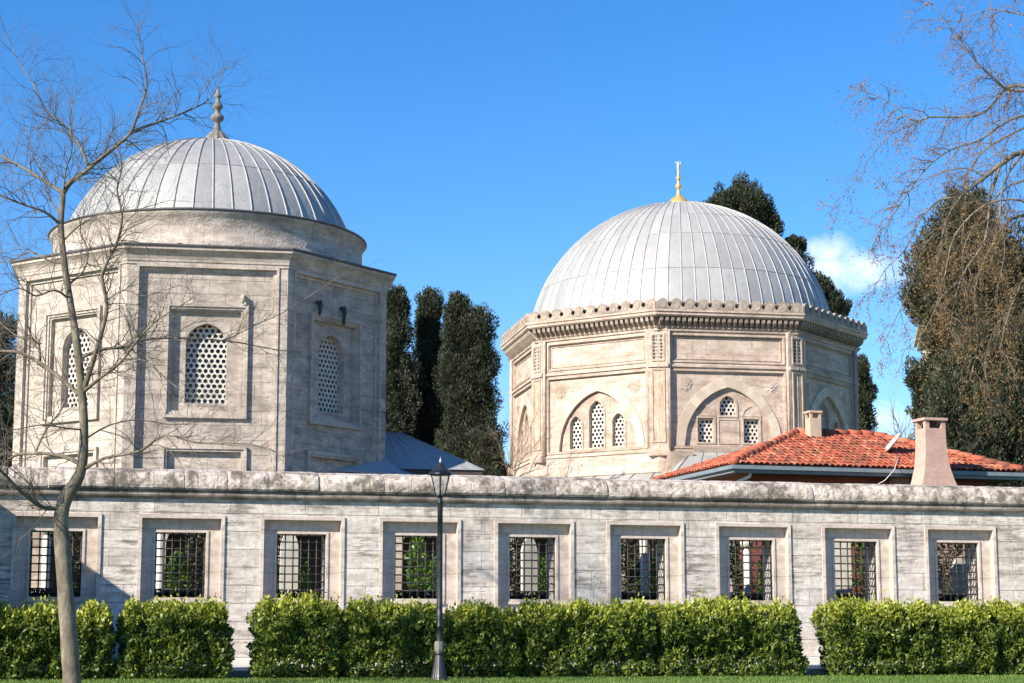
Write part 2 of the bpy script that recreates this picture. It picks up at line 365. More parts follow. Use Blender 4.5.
def quads_np(name, P, mat, parent=None, zoff=None, tip=None):   # P: (n,4,3)
    n = len(P); dz = parent.get('_zb', 0) if parent is not None else 0
    P = np.array(P, np.float32); P[:, :, 2] -= dz
    me = bpy.data.meshes.new(name); me.vertices.add(n * 4); me.vertices.foreach_set('co', P.ravel())
    me.loops.add(n * 4); me.loops.foreach_set('vertex_index', np.arange(n * 4, dtype=np.int32))
    me.polygons.add(n); me.polygons.foreach_set('loop_start', np.arange(0, n * 4, 4, dtype=np.int32)); me.polygons.foreach_set('loop_total', np.full(n, 4, np.int32))
    me.update(calc_edges=True)
    if tip is not None:
        a = me.attributes.new('tip', 'FLOAT', 'POINT'); a.data.foreach_set('value', np.repeat(np.asarray(tip, np.float32), 4))
    me.materials.append(mat); o = bpy.data.objects.new(name, me); COL.objects.link(o)
    if parent is not None: o.parent = parent
    return o
def leaves(C, Dn, ln, wd, spread=.8):
    """C centres, Dn main directions, lengths, widths -> rhombus leaves"""
    n = len(C); D = Dn + rng.normal(size=(n, 3)) * spread; D /= np.linalg.norm(D, axis=1)[:, None] + 1e-9
    R = rng.normal(size=(n, 3)); Sd = np.cross(D, R); Sd /= np.linalg.norm(Sd, axis=1)[:, None] + 1e-9
    ln = np.asarray(ln).reshape(-1, 1) * np.ones((n, 1)); wd = np.asarray(wd).reshape(-1, 1) * np.ones((n, 1))
    return np.stack([C - D * ln / 2, C + Sd * wd / 2 + D * ln * .06, C + D * ln / 2, C - Sd * wd / 2 + D * ln * .06], 1)

# ------------------------------------------------------------------ frame of the precinct wall: s along it, t towards the street
WA = radians(13.6); W0 = (-7.0, 40.4)
def WT(s, t, z): return (W0[0] + s * cos(WA) + t * sin(WA), W0[1] + s * sin(WA) - t * cos(WA), z)
def WL(s, t, z): return (s, -t, z)      # the same in the wall's own local frame

# ------------------------------------------------------------------ ground, paving, kerb, grass
g = MB(); prof = [(-900, .6), (-60, .6), (-1.0, .6), (-.45, .55), (-.44, -.62), (2.85, -.74), (4.2, -.755), (8, -.86), (20, -1.35), (40, -1.66), (900, -1.8)]
ss = [-1200, -200, -60, -20, 0, 20, 40, 100, 300, 1200]
vs = [WT(s, t, z) for (t, z) in prof for s in ss]; k = len(ss)
g.add(vs, [(i * k + j, i * k + j + 1, (i + 1) * k + j + 1, (i + 1) * k + j) for i in range(len(prof) - 1) for j in range(k - 1)])
tag(g.build('ground', M['ground']), kind='structure')
g = MB()
g.add([WT(-40, -.2, -.335), WT(40, -.2, -.335), WT(40, 2.72, -.60), WT(-40, 2.72, -.60)], [(0, 1, 2, 3)])
tag(g.build('pavement', M['paving']), kind='structure')
g = MB()
for i in range(-30, 45): g.box(i * 1.0, i * 1.0 + .99, 2.73, 2.87, -.8, -.585, WT)
tag(g.build('kerb', M['kerb']), kind='structure')
n = 90000
sv = rng.uniform(-7, 23, n); tv = 2.95 + rng.uniform(0, 1, n) ** 1.3 * 5.5; C = np.zeros((n, 3))
hz = np.interp(tv, [2.85, 4.2, 8, 20], [-.74, -.755, -.86, -1.35]); hh = rng.uniform(.03, .075, n)
C[:, 0] = W0[0] + sv * cos(WA) + tv * sin(WA); C[:, 1] = W0[1] + sv * sin(WA) - tv * cos(WA); C[:, 2] = hz + hh * .4
go = quads_np('grass', leaves(C, np.tile([0, 0, 1.], (n, 1)), hh, .012, .35), M['grass']); tag(go, kind='stuff')

# ------------------------------------------------------------------ precinct wall
wall = thing('precinct_wall', 'long weathered pale stone wall with rounded coping and a row of grilled windows', 'wall', (W0[0], W0[1], -.35), WA)
SP = 2.57; NW = range(-2, 10); OW, OZ0, OZ1 = .53, .90, 2.27; FW = .87; FZ0, FZ1 = .30, 2.60
WZ0, WZ1 = -.35, 3.0; SA, SB = -10.5, 26.0; TH = .85
mb = MB(); holes = [rect(i * SP - FW, i * SP + FW, FZ0, FZ1) for i in NW]
mb.sheet(WL, rect(SA, SB, WZ0, WZ1), holes, 0)
mb.sheet(WL, rect(SA, SB, WZ0, WZ1), [rect(i * SP - OW, i * SP + OW, OZ0, OZ1) for i in NW], -TH)
for i in NW: mb.reveal(WL, rect(i * SP - OW, i * SP + OW, OZ0, OZ1), -.19, -TH)
mb.box(SA, SB, .0, .06, WZ0, -.02, WL)
mb.reveal(WL, rect(SA, SB, WZ0, WZ1), 0, -TH)
mb.build('wall_body', M['wall'], wall)
# coping: rough individual stones, cushion-shaped
mb = MB(); s = SA; prof = [(.11, 3.145), (.175, 3.155), (.205, 3.19), (.21, 3.25), (.20, 3.32), (.175, 3.39), (.135, 3.46), (.075, 3.525), (-.02, 3.57), (-.2, 3.61), (-.42, 3.63), (-.75, 3.60), (-.95, 3.53), (-1.05, 3.42), (-1.08, 3.17), (-.98, 3.14)]
while s < SB:
    ln = random.uniform(.75, 1.55); e = min(s + ln, SB); m = 14; dd = random.uniform(-.022, .022); vs = []
    for a in range(m + 1):
        q = a / m; edge = .012 if a in (0, m) else 0
        for (t, z) in prof:
            j = random.uniform(-.006, .006)
            vs.append(WL(s + .006 + (e - s - .012) * q, t + (j + dd) * (1 if t > 0 else -1) - (edge if t > -.4 else -edge), z + j + dd * .6 - (edge if z > 3.2 else 0)))
    k = len(prof)
    fs = [(a * k + b, (a + 1) * k + b, (a + 1) * k + b + 1, a * k + b + 1) for a in range(m) for b in range(k - 1)] + [tuple(range(k)), tuple(m * k + b for b in range(k - 1, -1, -1))]
    uo = random.uniform(0, 50)
    mb.add(vs, fs); s = e
mb.build('coping', M['coping'], wall)
mb = MB()
pr = [(0, 2.97), (.03, 2.97), (.05, 3.01), (.11, 3.02), (.125, 3.05), (.125, 3.10), (.10, 3.11), (.10, 3.145)]
mb.add([WL(s, t, z) for s in (SA, SB) for (t, z) in pr], [(b, b + 1, b + 1 + len(pr), b + len(pr)) for b in range(len(pr) - 1)])
mb.add([WL(s, -TH - t, z) for s in (SA, SB) for (t, z) in pr], [(b, b + 1, b + 1 + len(pr), b + len(pr)) for b in range(len(pr) - 1)])
mb.build('moulding', M['mould'], wall)
wsrc = None
for i in NW:
    if wsrc is None:
        mb = MB(); r = rect(-FW, FW, FZ0, FZ1)
        mb.ring(WL, (-FW - .035, FW + .035, FZ0, FZ1 + .035), .075, -.003, .035)
        mb.reveal(WL, rect(-FW + .04, FW - .04, FZ0 + .075, FZ1 - .04), .0, -.16)
        mb.sheet(WL, rect(-FW - .01, FW + .01, FZ0, FZ1 + .01), [rect(-OW, OW, OZ0, OZ1)], -.16)
        mb.reveal(WL, rect(-OW, OW, OZ0, OZ1), -.16, -.191)
        mb.ring(WL, (-OW - .05, OW + .05, OZ0 - .05, OZ1 + .05), .05, -.16, -.135)
        f = mb.build('window', M['wallframe'], wall)
        gb = MB()
        for a in range(7):
            x = -OW + .02 + a * (2 * OW - .04) / 6; gb.tube([WL(x, -.24, OZ0), WL(x, -.24, OZ1)], .0155, 6)
        for a in range(1, 8):
            z = OZ0 + a * (OZ1 - OZ0) / 8; gb.tube([WL(-OW, -.24, z), WL(OW, -.24, z)], .0155, 6)
            for c in range(1, 6):
                x = -OW + .02 + c * (2 * OW - .04) / 6; gb.lathe([(.001, z - .03), (.026, z - .015), (.03, z), (.026, z + .015), (.001, z + .03)], 8, x, .24)
        gr = gb.build('grille', M['iron'], f)
        sb = MB(); sb.box(-OW - .03, OW + .03, -.18, -.10, OZ0 - .11, OZ0 - .051, WL); si = sb.build('sill', M['wallframe'], f)
        wsrc = f; f.location.x = i * SP
    else:
        c = share(wsrc, wall); c.location.x = i * SP
        for ch in (gr, si): share(ch, c)
# shadow-casting side wall beyond the left edge of the frame
t = thing('side_wall', 'plain stone side wall meeting the long wall at its left end', 'wall', WT(-5.2, 0, -.75), WA)
mb = MB(); mb.box(-.5, 0, .02, 4.6, -.8, 3.62, WL); mb.build('wall_body', M['wall'], t)
mb = MB(); mb.box(-.6, .08, .25, 4.7, 3.623, 3.75, WL); mb.build('coping', M['coping'], t)

# ------------------------------------------------------------------ yard behind the wall
YZ = .6
iw = thing('garden_wall', 'cream inner courtyard wall with arched niches seen through the wall windows', 'wall', WT(-3, -7.6, YZ), WA)
mb = MB(); hs = [arch(c * 1.5 + .75, .63, .66, 2.45, .62) for c in range(-1, 14)]
mb.sheet(WL, rect(-2, 21.5, YZ, 3.5), hs, 0)
for h in hs: mb.reveal(WL, h, 0, -.45)
mb.sheet(WL, rect(-2, 21.5, YZ, 3.5), hs, -.45)
mb.box(-2, 21.5, -.44, 2.6, 3.4, 3.499, lambda x, y, z: WL(x, -y, z))
mb.box(-2, 21.5, -.3, .1, 3.5, 3.62, WL)
mb.build('wall_body', M['stoneR'], iw)
mb = MB(); mb.box(-2, 21.5, -1.35, -1.25, YZ, 3.4, WL); mb.build('shade_backing', M['soffit'], iw)  # dark sheet added behind the arches to stand for their shade

def blob_shrub(name, loc, h, r, n, label, cat, mat, group=None, ln=.11):
    t = thing(name, label, cat, loc, random.uniform(0, 6), group)
    C = rng.normal(size=(n, 3)); C /= np.linalg.norm(C, axis=1)[:, None]; rad = rng.uniform(.55, 1, n) ** .5
    lump = 1 + .25 * np.sin(C[:, 0] * 5 + 1) * np.sin(C[:, 2] * 6)
    P = C * (rad * lump)[:, None] * np.array([r, r, h * .42]); P[:, 2] += loc[2] + h * .58
    quads_np('foliage', leaves(P, C + [0, 0, .5], rng.uniform(ln * .7, ln * 1.3, n), ln * .5, .6), mat, t)
    mb = MB(); mb.tube([(0, 0, loc[2]), (.02, .01, loc[2] + h * .3), (0, 0, loc[2] + h * .7)], [.022, .018, .008], 5)
    mb.build('stem', M['trunk'], t)
def at(u, Y): return ((u - 512) / 1900 * Y * 1.003, Y)
names = ['leftmost', 'second', 'third', 'fourth', 'fifth', 'sixth', 'seventh', 'eighth', 'rightmost']
for (u, Y, h, r, wi) in ((182, 45.5, 1.5, .26, 1), (303, 45.5, 1.55, .22, 2), (418, 47.5, 2.1, .26, 3), (437, 45.5, 1.4, .2, 3), (547, 46, 1.5, .24, 4), (637, 46.2, 1.35, .25, 5), (655, 46.6, 1.45, .24, 5), (764, 47, 1.5, .22, 6), (853, 47.5, 2.2, .46, 7), (972, 48.5, 1.6, .25, 8)):
    x, y = at(u, Y); side = 'bright green leafy shrub seen through the %s window of the long wall' % names[wi]
    if u == 418: side = 'tall pale green shrub on a thin stem inside the fourth window'
    if u == 437: side = 'low green shrub behind the lamp post inside the fourth window'
    if u == 637: side = 'left one of two green shrubs inside the sixth window'
    if u == 655: side = 'right one of two green shrubs inside the sixth window'
    blob_shrub('shrub', (x, y, YZ), h, r, 700, side, 'shrub', M['shrub'], 'shrubs in the cemetery yard')
for (u, Y, h, r, lb) in ((284, 46, 2.9, .24, 'dark columnar yew inside the third window'), (515, 46, 2.6, .26, 'dark columnar yew at the left side of the fifth window'), (628, 46, 2.9, .26, 'dark columnar yew at the left side of the sixth window'), (652, 48.5, 3.2, .45, 'dark yew behind the pale pillar inside the sixth window'), (737, 47, 2.6, .3, 'dark columnar yew at the left side of the seventh window'), (778, 48.6, 3.1, .35, 'dark yew at the right side of the seventh window'),
                      (868, 48.4, 3.0, .4, 'dark yew at the right side of the eighth window'), (980, 48.4, 3.0, .42, 'dark yew at the right side of the rightmost window'), (945, 49, 3.0, .35, 'dark yew at the left side of the rightmost window'), (200, 46.5, 3.1, .28, 'dark columnar yew at the right side of the second window'), (75, 46, 3.0, .35, 'dark columnar yew inside the leftmost window')):
    x, y = at(u, Y); blob_shrub('yew_bush', (x, y, YZ), h, r, 1500, lb, 'bush', M['cyp2'], 'dark yews in the cemetery yard')
def headstone(loc, rz, h, wd, kind, label):
    t = thing('gravestone', label, 'gravestone', loc, rz, 'marble gravestones in the yard'); z0 = loc[2]; T = lambda x, y, z: (x, -y, z)
    if kind == 0:   # pillar with turban
        mb = MB(); mb.lathe([(.12, z0), (.12, z0 + .1), (.09, z0 + .12), (.11, z0 + h * .8), (.07, z0 + h * .83), (.06, z0 + h * .85)], 10); mb.build('shaft', M['marble'], t)
        mb = MB(); mb.lathe([(.06, z0 + h * .85), (.15, z0 + h * .87), (.17, z0 + h * .92), (.13, z0 + h * .97), (.05, z0 + h), (0.001, z0 + h)], 12); mb.build('turban', M['marble'], t)
    else:
        lp = arch(0, wd / 2, z0, z0 + h * .8, h * .2, 12, .4); mb = MB(); mb.sheet(T, lp, [], .05); mb.sheet(T, lp, [], -.05); mb.reveal(T, lp, .05, -.05); mb.build('slab', M['marble'], t)
        mb = MB(); mb.box(-wd * .7, wd * .7, -.2, .2, z0 - .05, z0 + .14, T); mb.build('plinth', M['marble'], t)
for (u, Y, h, wd, kd, lb) in ((50, 45, 2.2, .3, 0, 'pale turbaned grave pillar inside the leftmost window'), (163, 45, 2.7, .3, 0, 'tall cream grave pillar at the left side of the second window'), (291, 45.2, 2.0, .42, 1, 'arched marble gravestone inside the third window'),
                          (529, 45.8, 1.9, .40, 1, 'broad arched gravestone inside the fifth window'), (643, 45.2, 2.6, .3, 0, 'tall cream grave pillar inside the sixth window'), (838, 47, 2.4, .5, 1, 'pointed marble gravestone inside the eighth window'),
                          (955, 47.2, 1.45, .36, 1, 'left one of two low gravestones inside the rightmost window'), (966, 47.6, 1.4, .3, 1, 'right one of two low gravestones inside the rightmost window'), (745, 46.4, 1.9, .22, 0, 'slim turbaned grave pillar inside the seventh window')):
    x, y = at(u, Y); headstone((x, y, YZ), WA + random.uniform(-.3, .3), h, wd, kd, lb)
# low clipped box hedge inside the wall, in its shade
bh = thing('box_hedge', 'low dark clipped hedge along the inner side of the long wall', 'hedge', WT(0, -2.2, YZ), WA)
n = 26000; P = np.stack([rng.uniform(-6, 20, n), 2.2 - 2.2 + rng.uniform(-.35, .35, n), YZ + rng.uniform(0, .52, n)], 1)
quads_np('foliage', leaves(P, np.tile([0, 0, 1.], (n, 1)), rng.uniform(.06, .11, n), .045, .9), M['cyp2'], bh)
mb = MB(); mb.box(-6, 20, -.25, .25, YZ, YZ + .42, WL); mb.build('dark_core', M['cypcore'], bh)  # solid dark box, painted as the shade between the leaves

# ------------------------------------------------------------------ hexagonal plaster grilles
def grille_mesh(mb, T, x0, x1, z0, z1, pitch, y, hole=.36, inside=None):
    a = pitch; dz = a * sqrt(3) / 2; nz = int((z1 - z0) / dz) + 2; nx = int((x1 - x0) / a) + 2; xc = (x0 + x1) / 2
    R = a / sqrt(3); dep = .05
    for j in range(-1, nz + 1):
        for i in range(-nx // 2 - 1, nx // 2 + 2):
            cx = xc + i * a + (a / 2 if j % 2 else 0); cz = z0 + a * .5 + j * dz
            if cx < x0 - a * .45 or cx > x1 + a * .45 or cz < z0 - a * .5 or cz > z1 + a * .5: continue
            if inside and not inside(cx, cz, a * .6): continue
            o = []; q = []
            for m in range(12):
                t = radians(30 * m); rr = R * cos(pi / 6) / cos(((t + pi / 6) % (pi / 3)) - pi / 6) if True else R
                o.append((cx + rr * sin(t + pi / 6), cz + rr * cos(t + pi / 6))); q.append((cx + a * hole * sin(t + pi / 6), cz + a * hole * cos(t + pi / 6)))
            vs = [T(p[0], y, p[1]) for p in o] + [T(p[0], y, p[1]) for p in q] + [T(p[0], y - dep, p[1]) for p in q]
            fs = []
            for m in range(12):
                k = (m + 1) % 12; fs += [(m, k, k + 12, m + 12), (m + 12, k + 12, k + 24, m + 24)]
            mb.add(vs, fs)

# ------------------------------------------------------------------ left mausoleum
def face_T(ap, k, y0=0):
    th = radians(45 * k); nx, ny, tx, ty = sin(th), -cos(th), cos(th), sin(th)
    return lambda x, y, z: (nx * (ap + y) + tx * x, ny * (ap + y) + ty * x, z)
def seam_dome(mb, rs, zc, z0, nseam, rows, rib=.028, top=.5):
    e0 = math.asin((z0 - zc) / rs); vs = []; prof = []
    m = 24
    for i in range(m + 1):
        e = e0 + (pi / 2 - .02 - e0) * i / m; prof.append((rs * cos(e), zc + rs * sin(e)))
    # panels with uv = (gore, row)
    n = nseam * 2; V = []; U = []
    for i, (r, z) in enumerate(prof):
        for k in range(n + 1):
            t = 2 * pi * k / n; bulge = 1 - .0012 * (k % 2 == 0) ; V.append((r * sin(t), -r * cos(t), z)); U.append((k / 2 + .001, i / m * rows))
    F = [(i * (n + 1) + k, i * (n + 1) + k + 1, (i + 1) * (n + 1) + k + 1, (i + 1) * (n + 1) + k) for i in range(m) for k in range(n)]
    # centre-of-face uv so no panel straddles two cells
    o = len(mb.v); mb.v += V
    for f in F:
        kk = len(mb.f); mb.f.append(tuple(o + j for j in f)); gi = (f[0] % (n + 1)) // 2; ri = int(((f[0] // (n + 1)) + .5) / m * rows)
        fr = [(gi + .2 + .3 * ((j % (n + 1)) % 2), ri + .5) for j in f]; mb.uv[kk] = fr; mb.sm.add(kk)
    for k in range(nseam):
        t = 2 * pi * k / nseam; pts = []
        lim = pi / 2 - (.10 if k % 2 == 0 else .34)
        for i in range(15):
            e = e0 + (lim - e0) * i / 14; r = (rs + rib * .35); pts.append((r * cos(e) * sin(t), -r * cos(e) * cos(t), zc + r * sin(e)))
        mb.tube(pts, rib, 5, False)
    for j in range(1, rows):
        e = e0 + (pi / 2 - .02 - e0) * round(j / rows * m) / m; r = rs + .004; pts = [(r * cos(e) * sin(2 * pi * k / 96), -r * cos(e) * cos(2 * pi * k / 96), zc + r * sin(e)) for k in range(97)]
        mb.tube(pts, .013, 4, False)

R1 = 5.954; AP1 = R1 * cos(pi / 8); HW1 = R1 * sin(pi / 8)
lt = thing('octagonal_mausoleum', 'taller grey octagonal stone mausoleum with round drum, lead dome and stone finial, on the left', 'mausoleum', (-9.69, 59, YZ), radians(10.2), 'domed octagonal mausoleums')
PX, PZ0, PZ1, PD = HW1 - .33, 1.6, 10.56, -.13
FX, FA, FB = 1.17, 6.24, 9.54
wb = MB()
for k in range(8):
    T = face_T(AP1, k)
    wb.sheet(T, rect(-HW1, HW1, YZ, 11.16), [rect(-PX, PX, PZ0, PZ1)], 0)
    wb.reveal(T, rect(-PX, PX, PZ0, PZ1), 0, PD)
    wb.sheet(T, rect(-PX, PX, PZ0, PZ1), [rect(-FX + .1, FX - .1, FA + .1, FB - .1), rect(-1.1, 1.1, 1.75, 5.3)], PD)
wb.build('wall', M['stoneL'], lt)
wb = MB()
for k in range(8):
    T = face_T(AP1, k)
    wb.ring(T, (-PX - .075, PX + .075, PZ0 - .075, PZ1 + .075), .075, .0, .035)
    wb.ring(T, (-PX + .0, PX - .0, PZ0, PZ1), .10, PD, PD + .055)
wb.build('panel_moulding', M['stoneLtrim'], lt)
def lwindow():
    T = lambda x, y, z: face_T(AP1, 0)(x, y, z)
    mb = MB()
    mb.ring(T, (-FX, FX, FA, FB), .09, PD, PD + .10)
    mb.ring(T, (-FX + .09, FX - .09, FA + .09, FB - .09), .07, PD - .12, PD + .055)
    mb.ring(T, (-FX + .16, FX - .16, FA + .16, FB - .16), .05, PD - .12, PD + .01)
    op = arch(0, .575, 6.69, 8.5, .5, 16, .22)
    mb.sheet(T, rect(-FX + .16, FX - .16, FA + .16, FB - .16), [op], PD - .12)
    mb.reveal(T, op, PD - .12, PD - .5)
    f = mb.build('window', M['stoneLtrim'], lt)
    gb = MB(); ins = lambda cx, cz, a: abs(cx) < .575 + a and (cz < 8.5 + a or cz < 8.5 + a + .5 * (1 - (cx / .65) ** 2 if abs(cx) < .65 else 0) + .02)
    grille_mesh(gb, T, -.575, .575, 6.69, 8.98, .168, PD - .34, .365, ins); gr = gb.build('grille', M['plaster'], f)
    gl = MB(); gl.sheet(T, rect(-.62, .62, 6.6, 9.05), [], PD - .5); p = gl.build('pane', M['glass'], f)
    return f, gr, p
f, gr, p = lwindow()
def lwindow2():
    T = face_T(AP1, 0); mb = MB(); x1, z0, z1 = 1.2, 1.7, 5.45
    mb.ring(T, (-x1, x1, z0, z1), .09, PD, PD + .09); mb.ring(T, (-x1 + .09, x1 - .09, z0 + .09, z1 - .09), .07, PD - .1, PD + .05)
    op = rect(-.6, .6, 1.95, 4.1); mb.sheet(T, rect(-x1 + .1, x1 - .1, z0 + .1, z1 - .1), [op], PD - .1); mb.reveal(T, op, PD - .1, PD - .4)
    f = mb.build('lower_window', M['stoneLtrim'], lt); gb = MB()
    for a in range(6): x = -.5 + a * .2; gb.tube([T(x, PD - .25, 1.95), T(x, PD - .25, 4.1)], .014, 5)
    for a in range(10): z = 2.1 + a * .2; gb.tube([T(-.6, PD - .25, z), T(.6, PD - .25, z)], .014, 5)
    g2 = gb.build('grille', M['iron'], f); gl = MB(); gl.sheet(T, rect(-.65, .65, 1.9, 4.15), [], PD - .4); p2 = gl.build('pane', M['glass'], f)
    return f, g2, p2
f2, g2, p2 = lwindow2()
for k in range(1, 8):
    for (a, bs) in ((f, (gr, p)), (f2, (g2, p2))):
        c = share(a, lt); c.rotation_euler.z = radians(45 * k)
        for q in bs: share(q, c)
# water spouts above the upper windows of the shaded face and the front one
for (k, x, z, l) in ((0, 1.0, 9.78, .22), (1, -.85, 9.85, .38), (1, .25, 9.82, .5)):
    T = face_T(AP1, k); mb = MB(); mb.box(x - .06, x + .06, PD, PD + .16, z - .05, z + .05, T); mb.tube([T(x, PD + .12, z + .05), T(x, PD + .15, z - .1), T(x, PD + .13, z - l)], [.05, .075, .03], 7)
    mb.build('water_spout', M['soffit'] if k else M['stoneLtrim'], lt)
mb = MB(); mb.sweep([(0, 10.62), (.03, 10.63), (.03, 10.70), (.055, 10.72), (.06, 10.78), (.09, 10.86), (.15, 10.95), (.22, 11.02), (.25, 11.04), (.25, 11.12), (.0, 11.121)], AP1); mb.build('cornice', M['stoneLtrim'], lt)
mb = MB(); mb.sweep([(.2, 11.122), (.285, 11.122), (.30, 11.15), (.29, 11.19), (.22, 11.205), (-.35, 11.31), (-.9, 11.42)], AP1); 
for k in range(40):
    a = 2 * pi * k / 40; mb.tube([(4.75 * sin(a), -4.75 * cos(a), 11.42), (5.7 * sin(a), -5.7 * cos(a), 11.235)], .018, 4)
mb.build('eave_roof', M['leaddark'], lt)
DX = .10
mb = MB(); mb.lathe([(4.86, 11.3), (4.86, 11.55), (4.83, 11.58), (4.83, 12.22), (4.86, 12.24), (4.89, 12.32), (4.93, 12.36), (4.93, 12.40), (4.5, 12.41)], 96, DX, 0, None); d = mb.build('drum', M['carved'], lt)
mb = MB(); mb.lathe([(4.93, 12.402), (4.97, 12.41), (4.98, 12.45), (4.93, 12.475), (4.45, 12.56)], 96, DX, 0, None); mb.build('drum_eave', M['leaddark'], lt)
mb = MB(); seam_dome(mb, 4.71, 11.0, 12.5, 48, 3, .027); dm = mb.build('dome', M['lead'], lt); dm.location.x = DX
z = 15.62
mb = MB(); mb.lathe([(.42, z), (.44, z + .08), (.40, z + .22), (.26, z + .38), (.17, z + .47)], 48, .15, 0, None, True, .16, 12)
mb.lathe([(.17, z + .45), (.12, z + .55), (.095, z + .72), (.10, z + .80), (.19, z + .84), (.215, z + .92), (.19, z + 1.0), (.10, z + 1.05), (.085, z + 1.16), (.11, z + 1.20), (.165, z + 1.26), (.165, z + 1.33), (.09, z + 1.42), (.07, z + 1.54), (.075, z + 1.58), (.125, z + 1.62), (.12, z + 1.67), (.07, z + 1.72), (.05, z + 1.84), (.04, z + 1.92), (.001, z + 1.96)], 20, .15, 0)
mb.build('finial', M['finial'], dm)

# ------------------------------------------------------------------ right mausoleum
K2 = 78 / 66; R2 = 6.085; AP2 = R2 * cos(pi / 8); HW2 = R2 * sin(pi / 8)
rt = thing('octagonal_mausoleum', 'cream marble octagonal mausoleum with pierced cresting, wide lead dome and gilded finial, on the right', 'mausoleum', (5.93 * K2, 66 * K2, YZ * K2), radians(10.5), 'domed octagonal mausoleums')
wb = MB(); RD = -.14; BR = 1.85
AO = (1.78, 6.23, 6.3, 2.18); AI = (1.47, 6.23, 6.3, 1.84)
for k in range(8):
    T = face_T(AP2, k)
    up, lo = rect(-1.83, 1.83, 8.98, 9.77), rect(-BR, BR, 6.22, 8.62)
    wb.sheet(T, rect(-HW2, HW2, 4.9, 10.7), [up, lo], 0)
    wb.reveal(T, up, 0, -.07); wb.sheet(T, up, [], -.07)
    wb.reveal(T, lo, 0, -.06)
    wb.sheet(T, lo, [arch(0, AI[0], AI[1], AI[2], AI[3], 36, .16)], -.06)
    wb.box(-HW2, HW2, .0, .04, 6.02, 6.10, T)
wb.build('wall', M['stoneR'], rt)
wb = MB()
for k in range(8):
    T = face_T(AP2, k)
    wb.ring(T, (-1.90, 1.90, 8.91, 9.84), .05, 0, .03); wb.ring(T, (-1.79, 1.79, 9.02, 9.73), .03, -.07, -.045)
    wb.ring(T, (-1.92, 1.92, 6.15, 8.68), .045, 0, .03)
    wb.box(-HW2, HW2, .0, .05, 8.76, 8.83, T)
    for sx in (-1.42, 1.42):   # carved rosettes in the spandrels
        for (r, dp) in ((.23, .012), (.17, .03), (.08, .045)):
            lp = [(sx + r * (1 + .09 * cos(8 * a * pi / 16)) * cos(a * pi / 16), 8.22 + r * (1 + .09 * cos(8 * a * pi / 16)) * sin(a * pi / 16)) for a in range(32)]
            wb.sheet(T, lp, [], -.06 + dp); wb.reveal(T, lp, -.06, -.06 + dp)
wb.build('panel_moulding', M['stoneRtrim'], rt)
rt.scale = (K2, K2, K2)
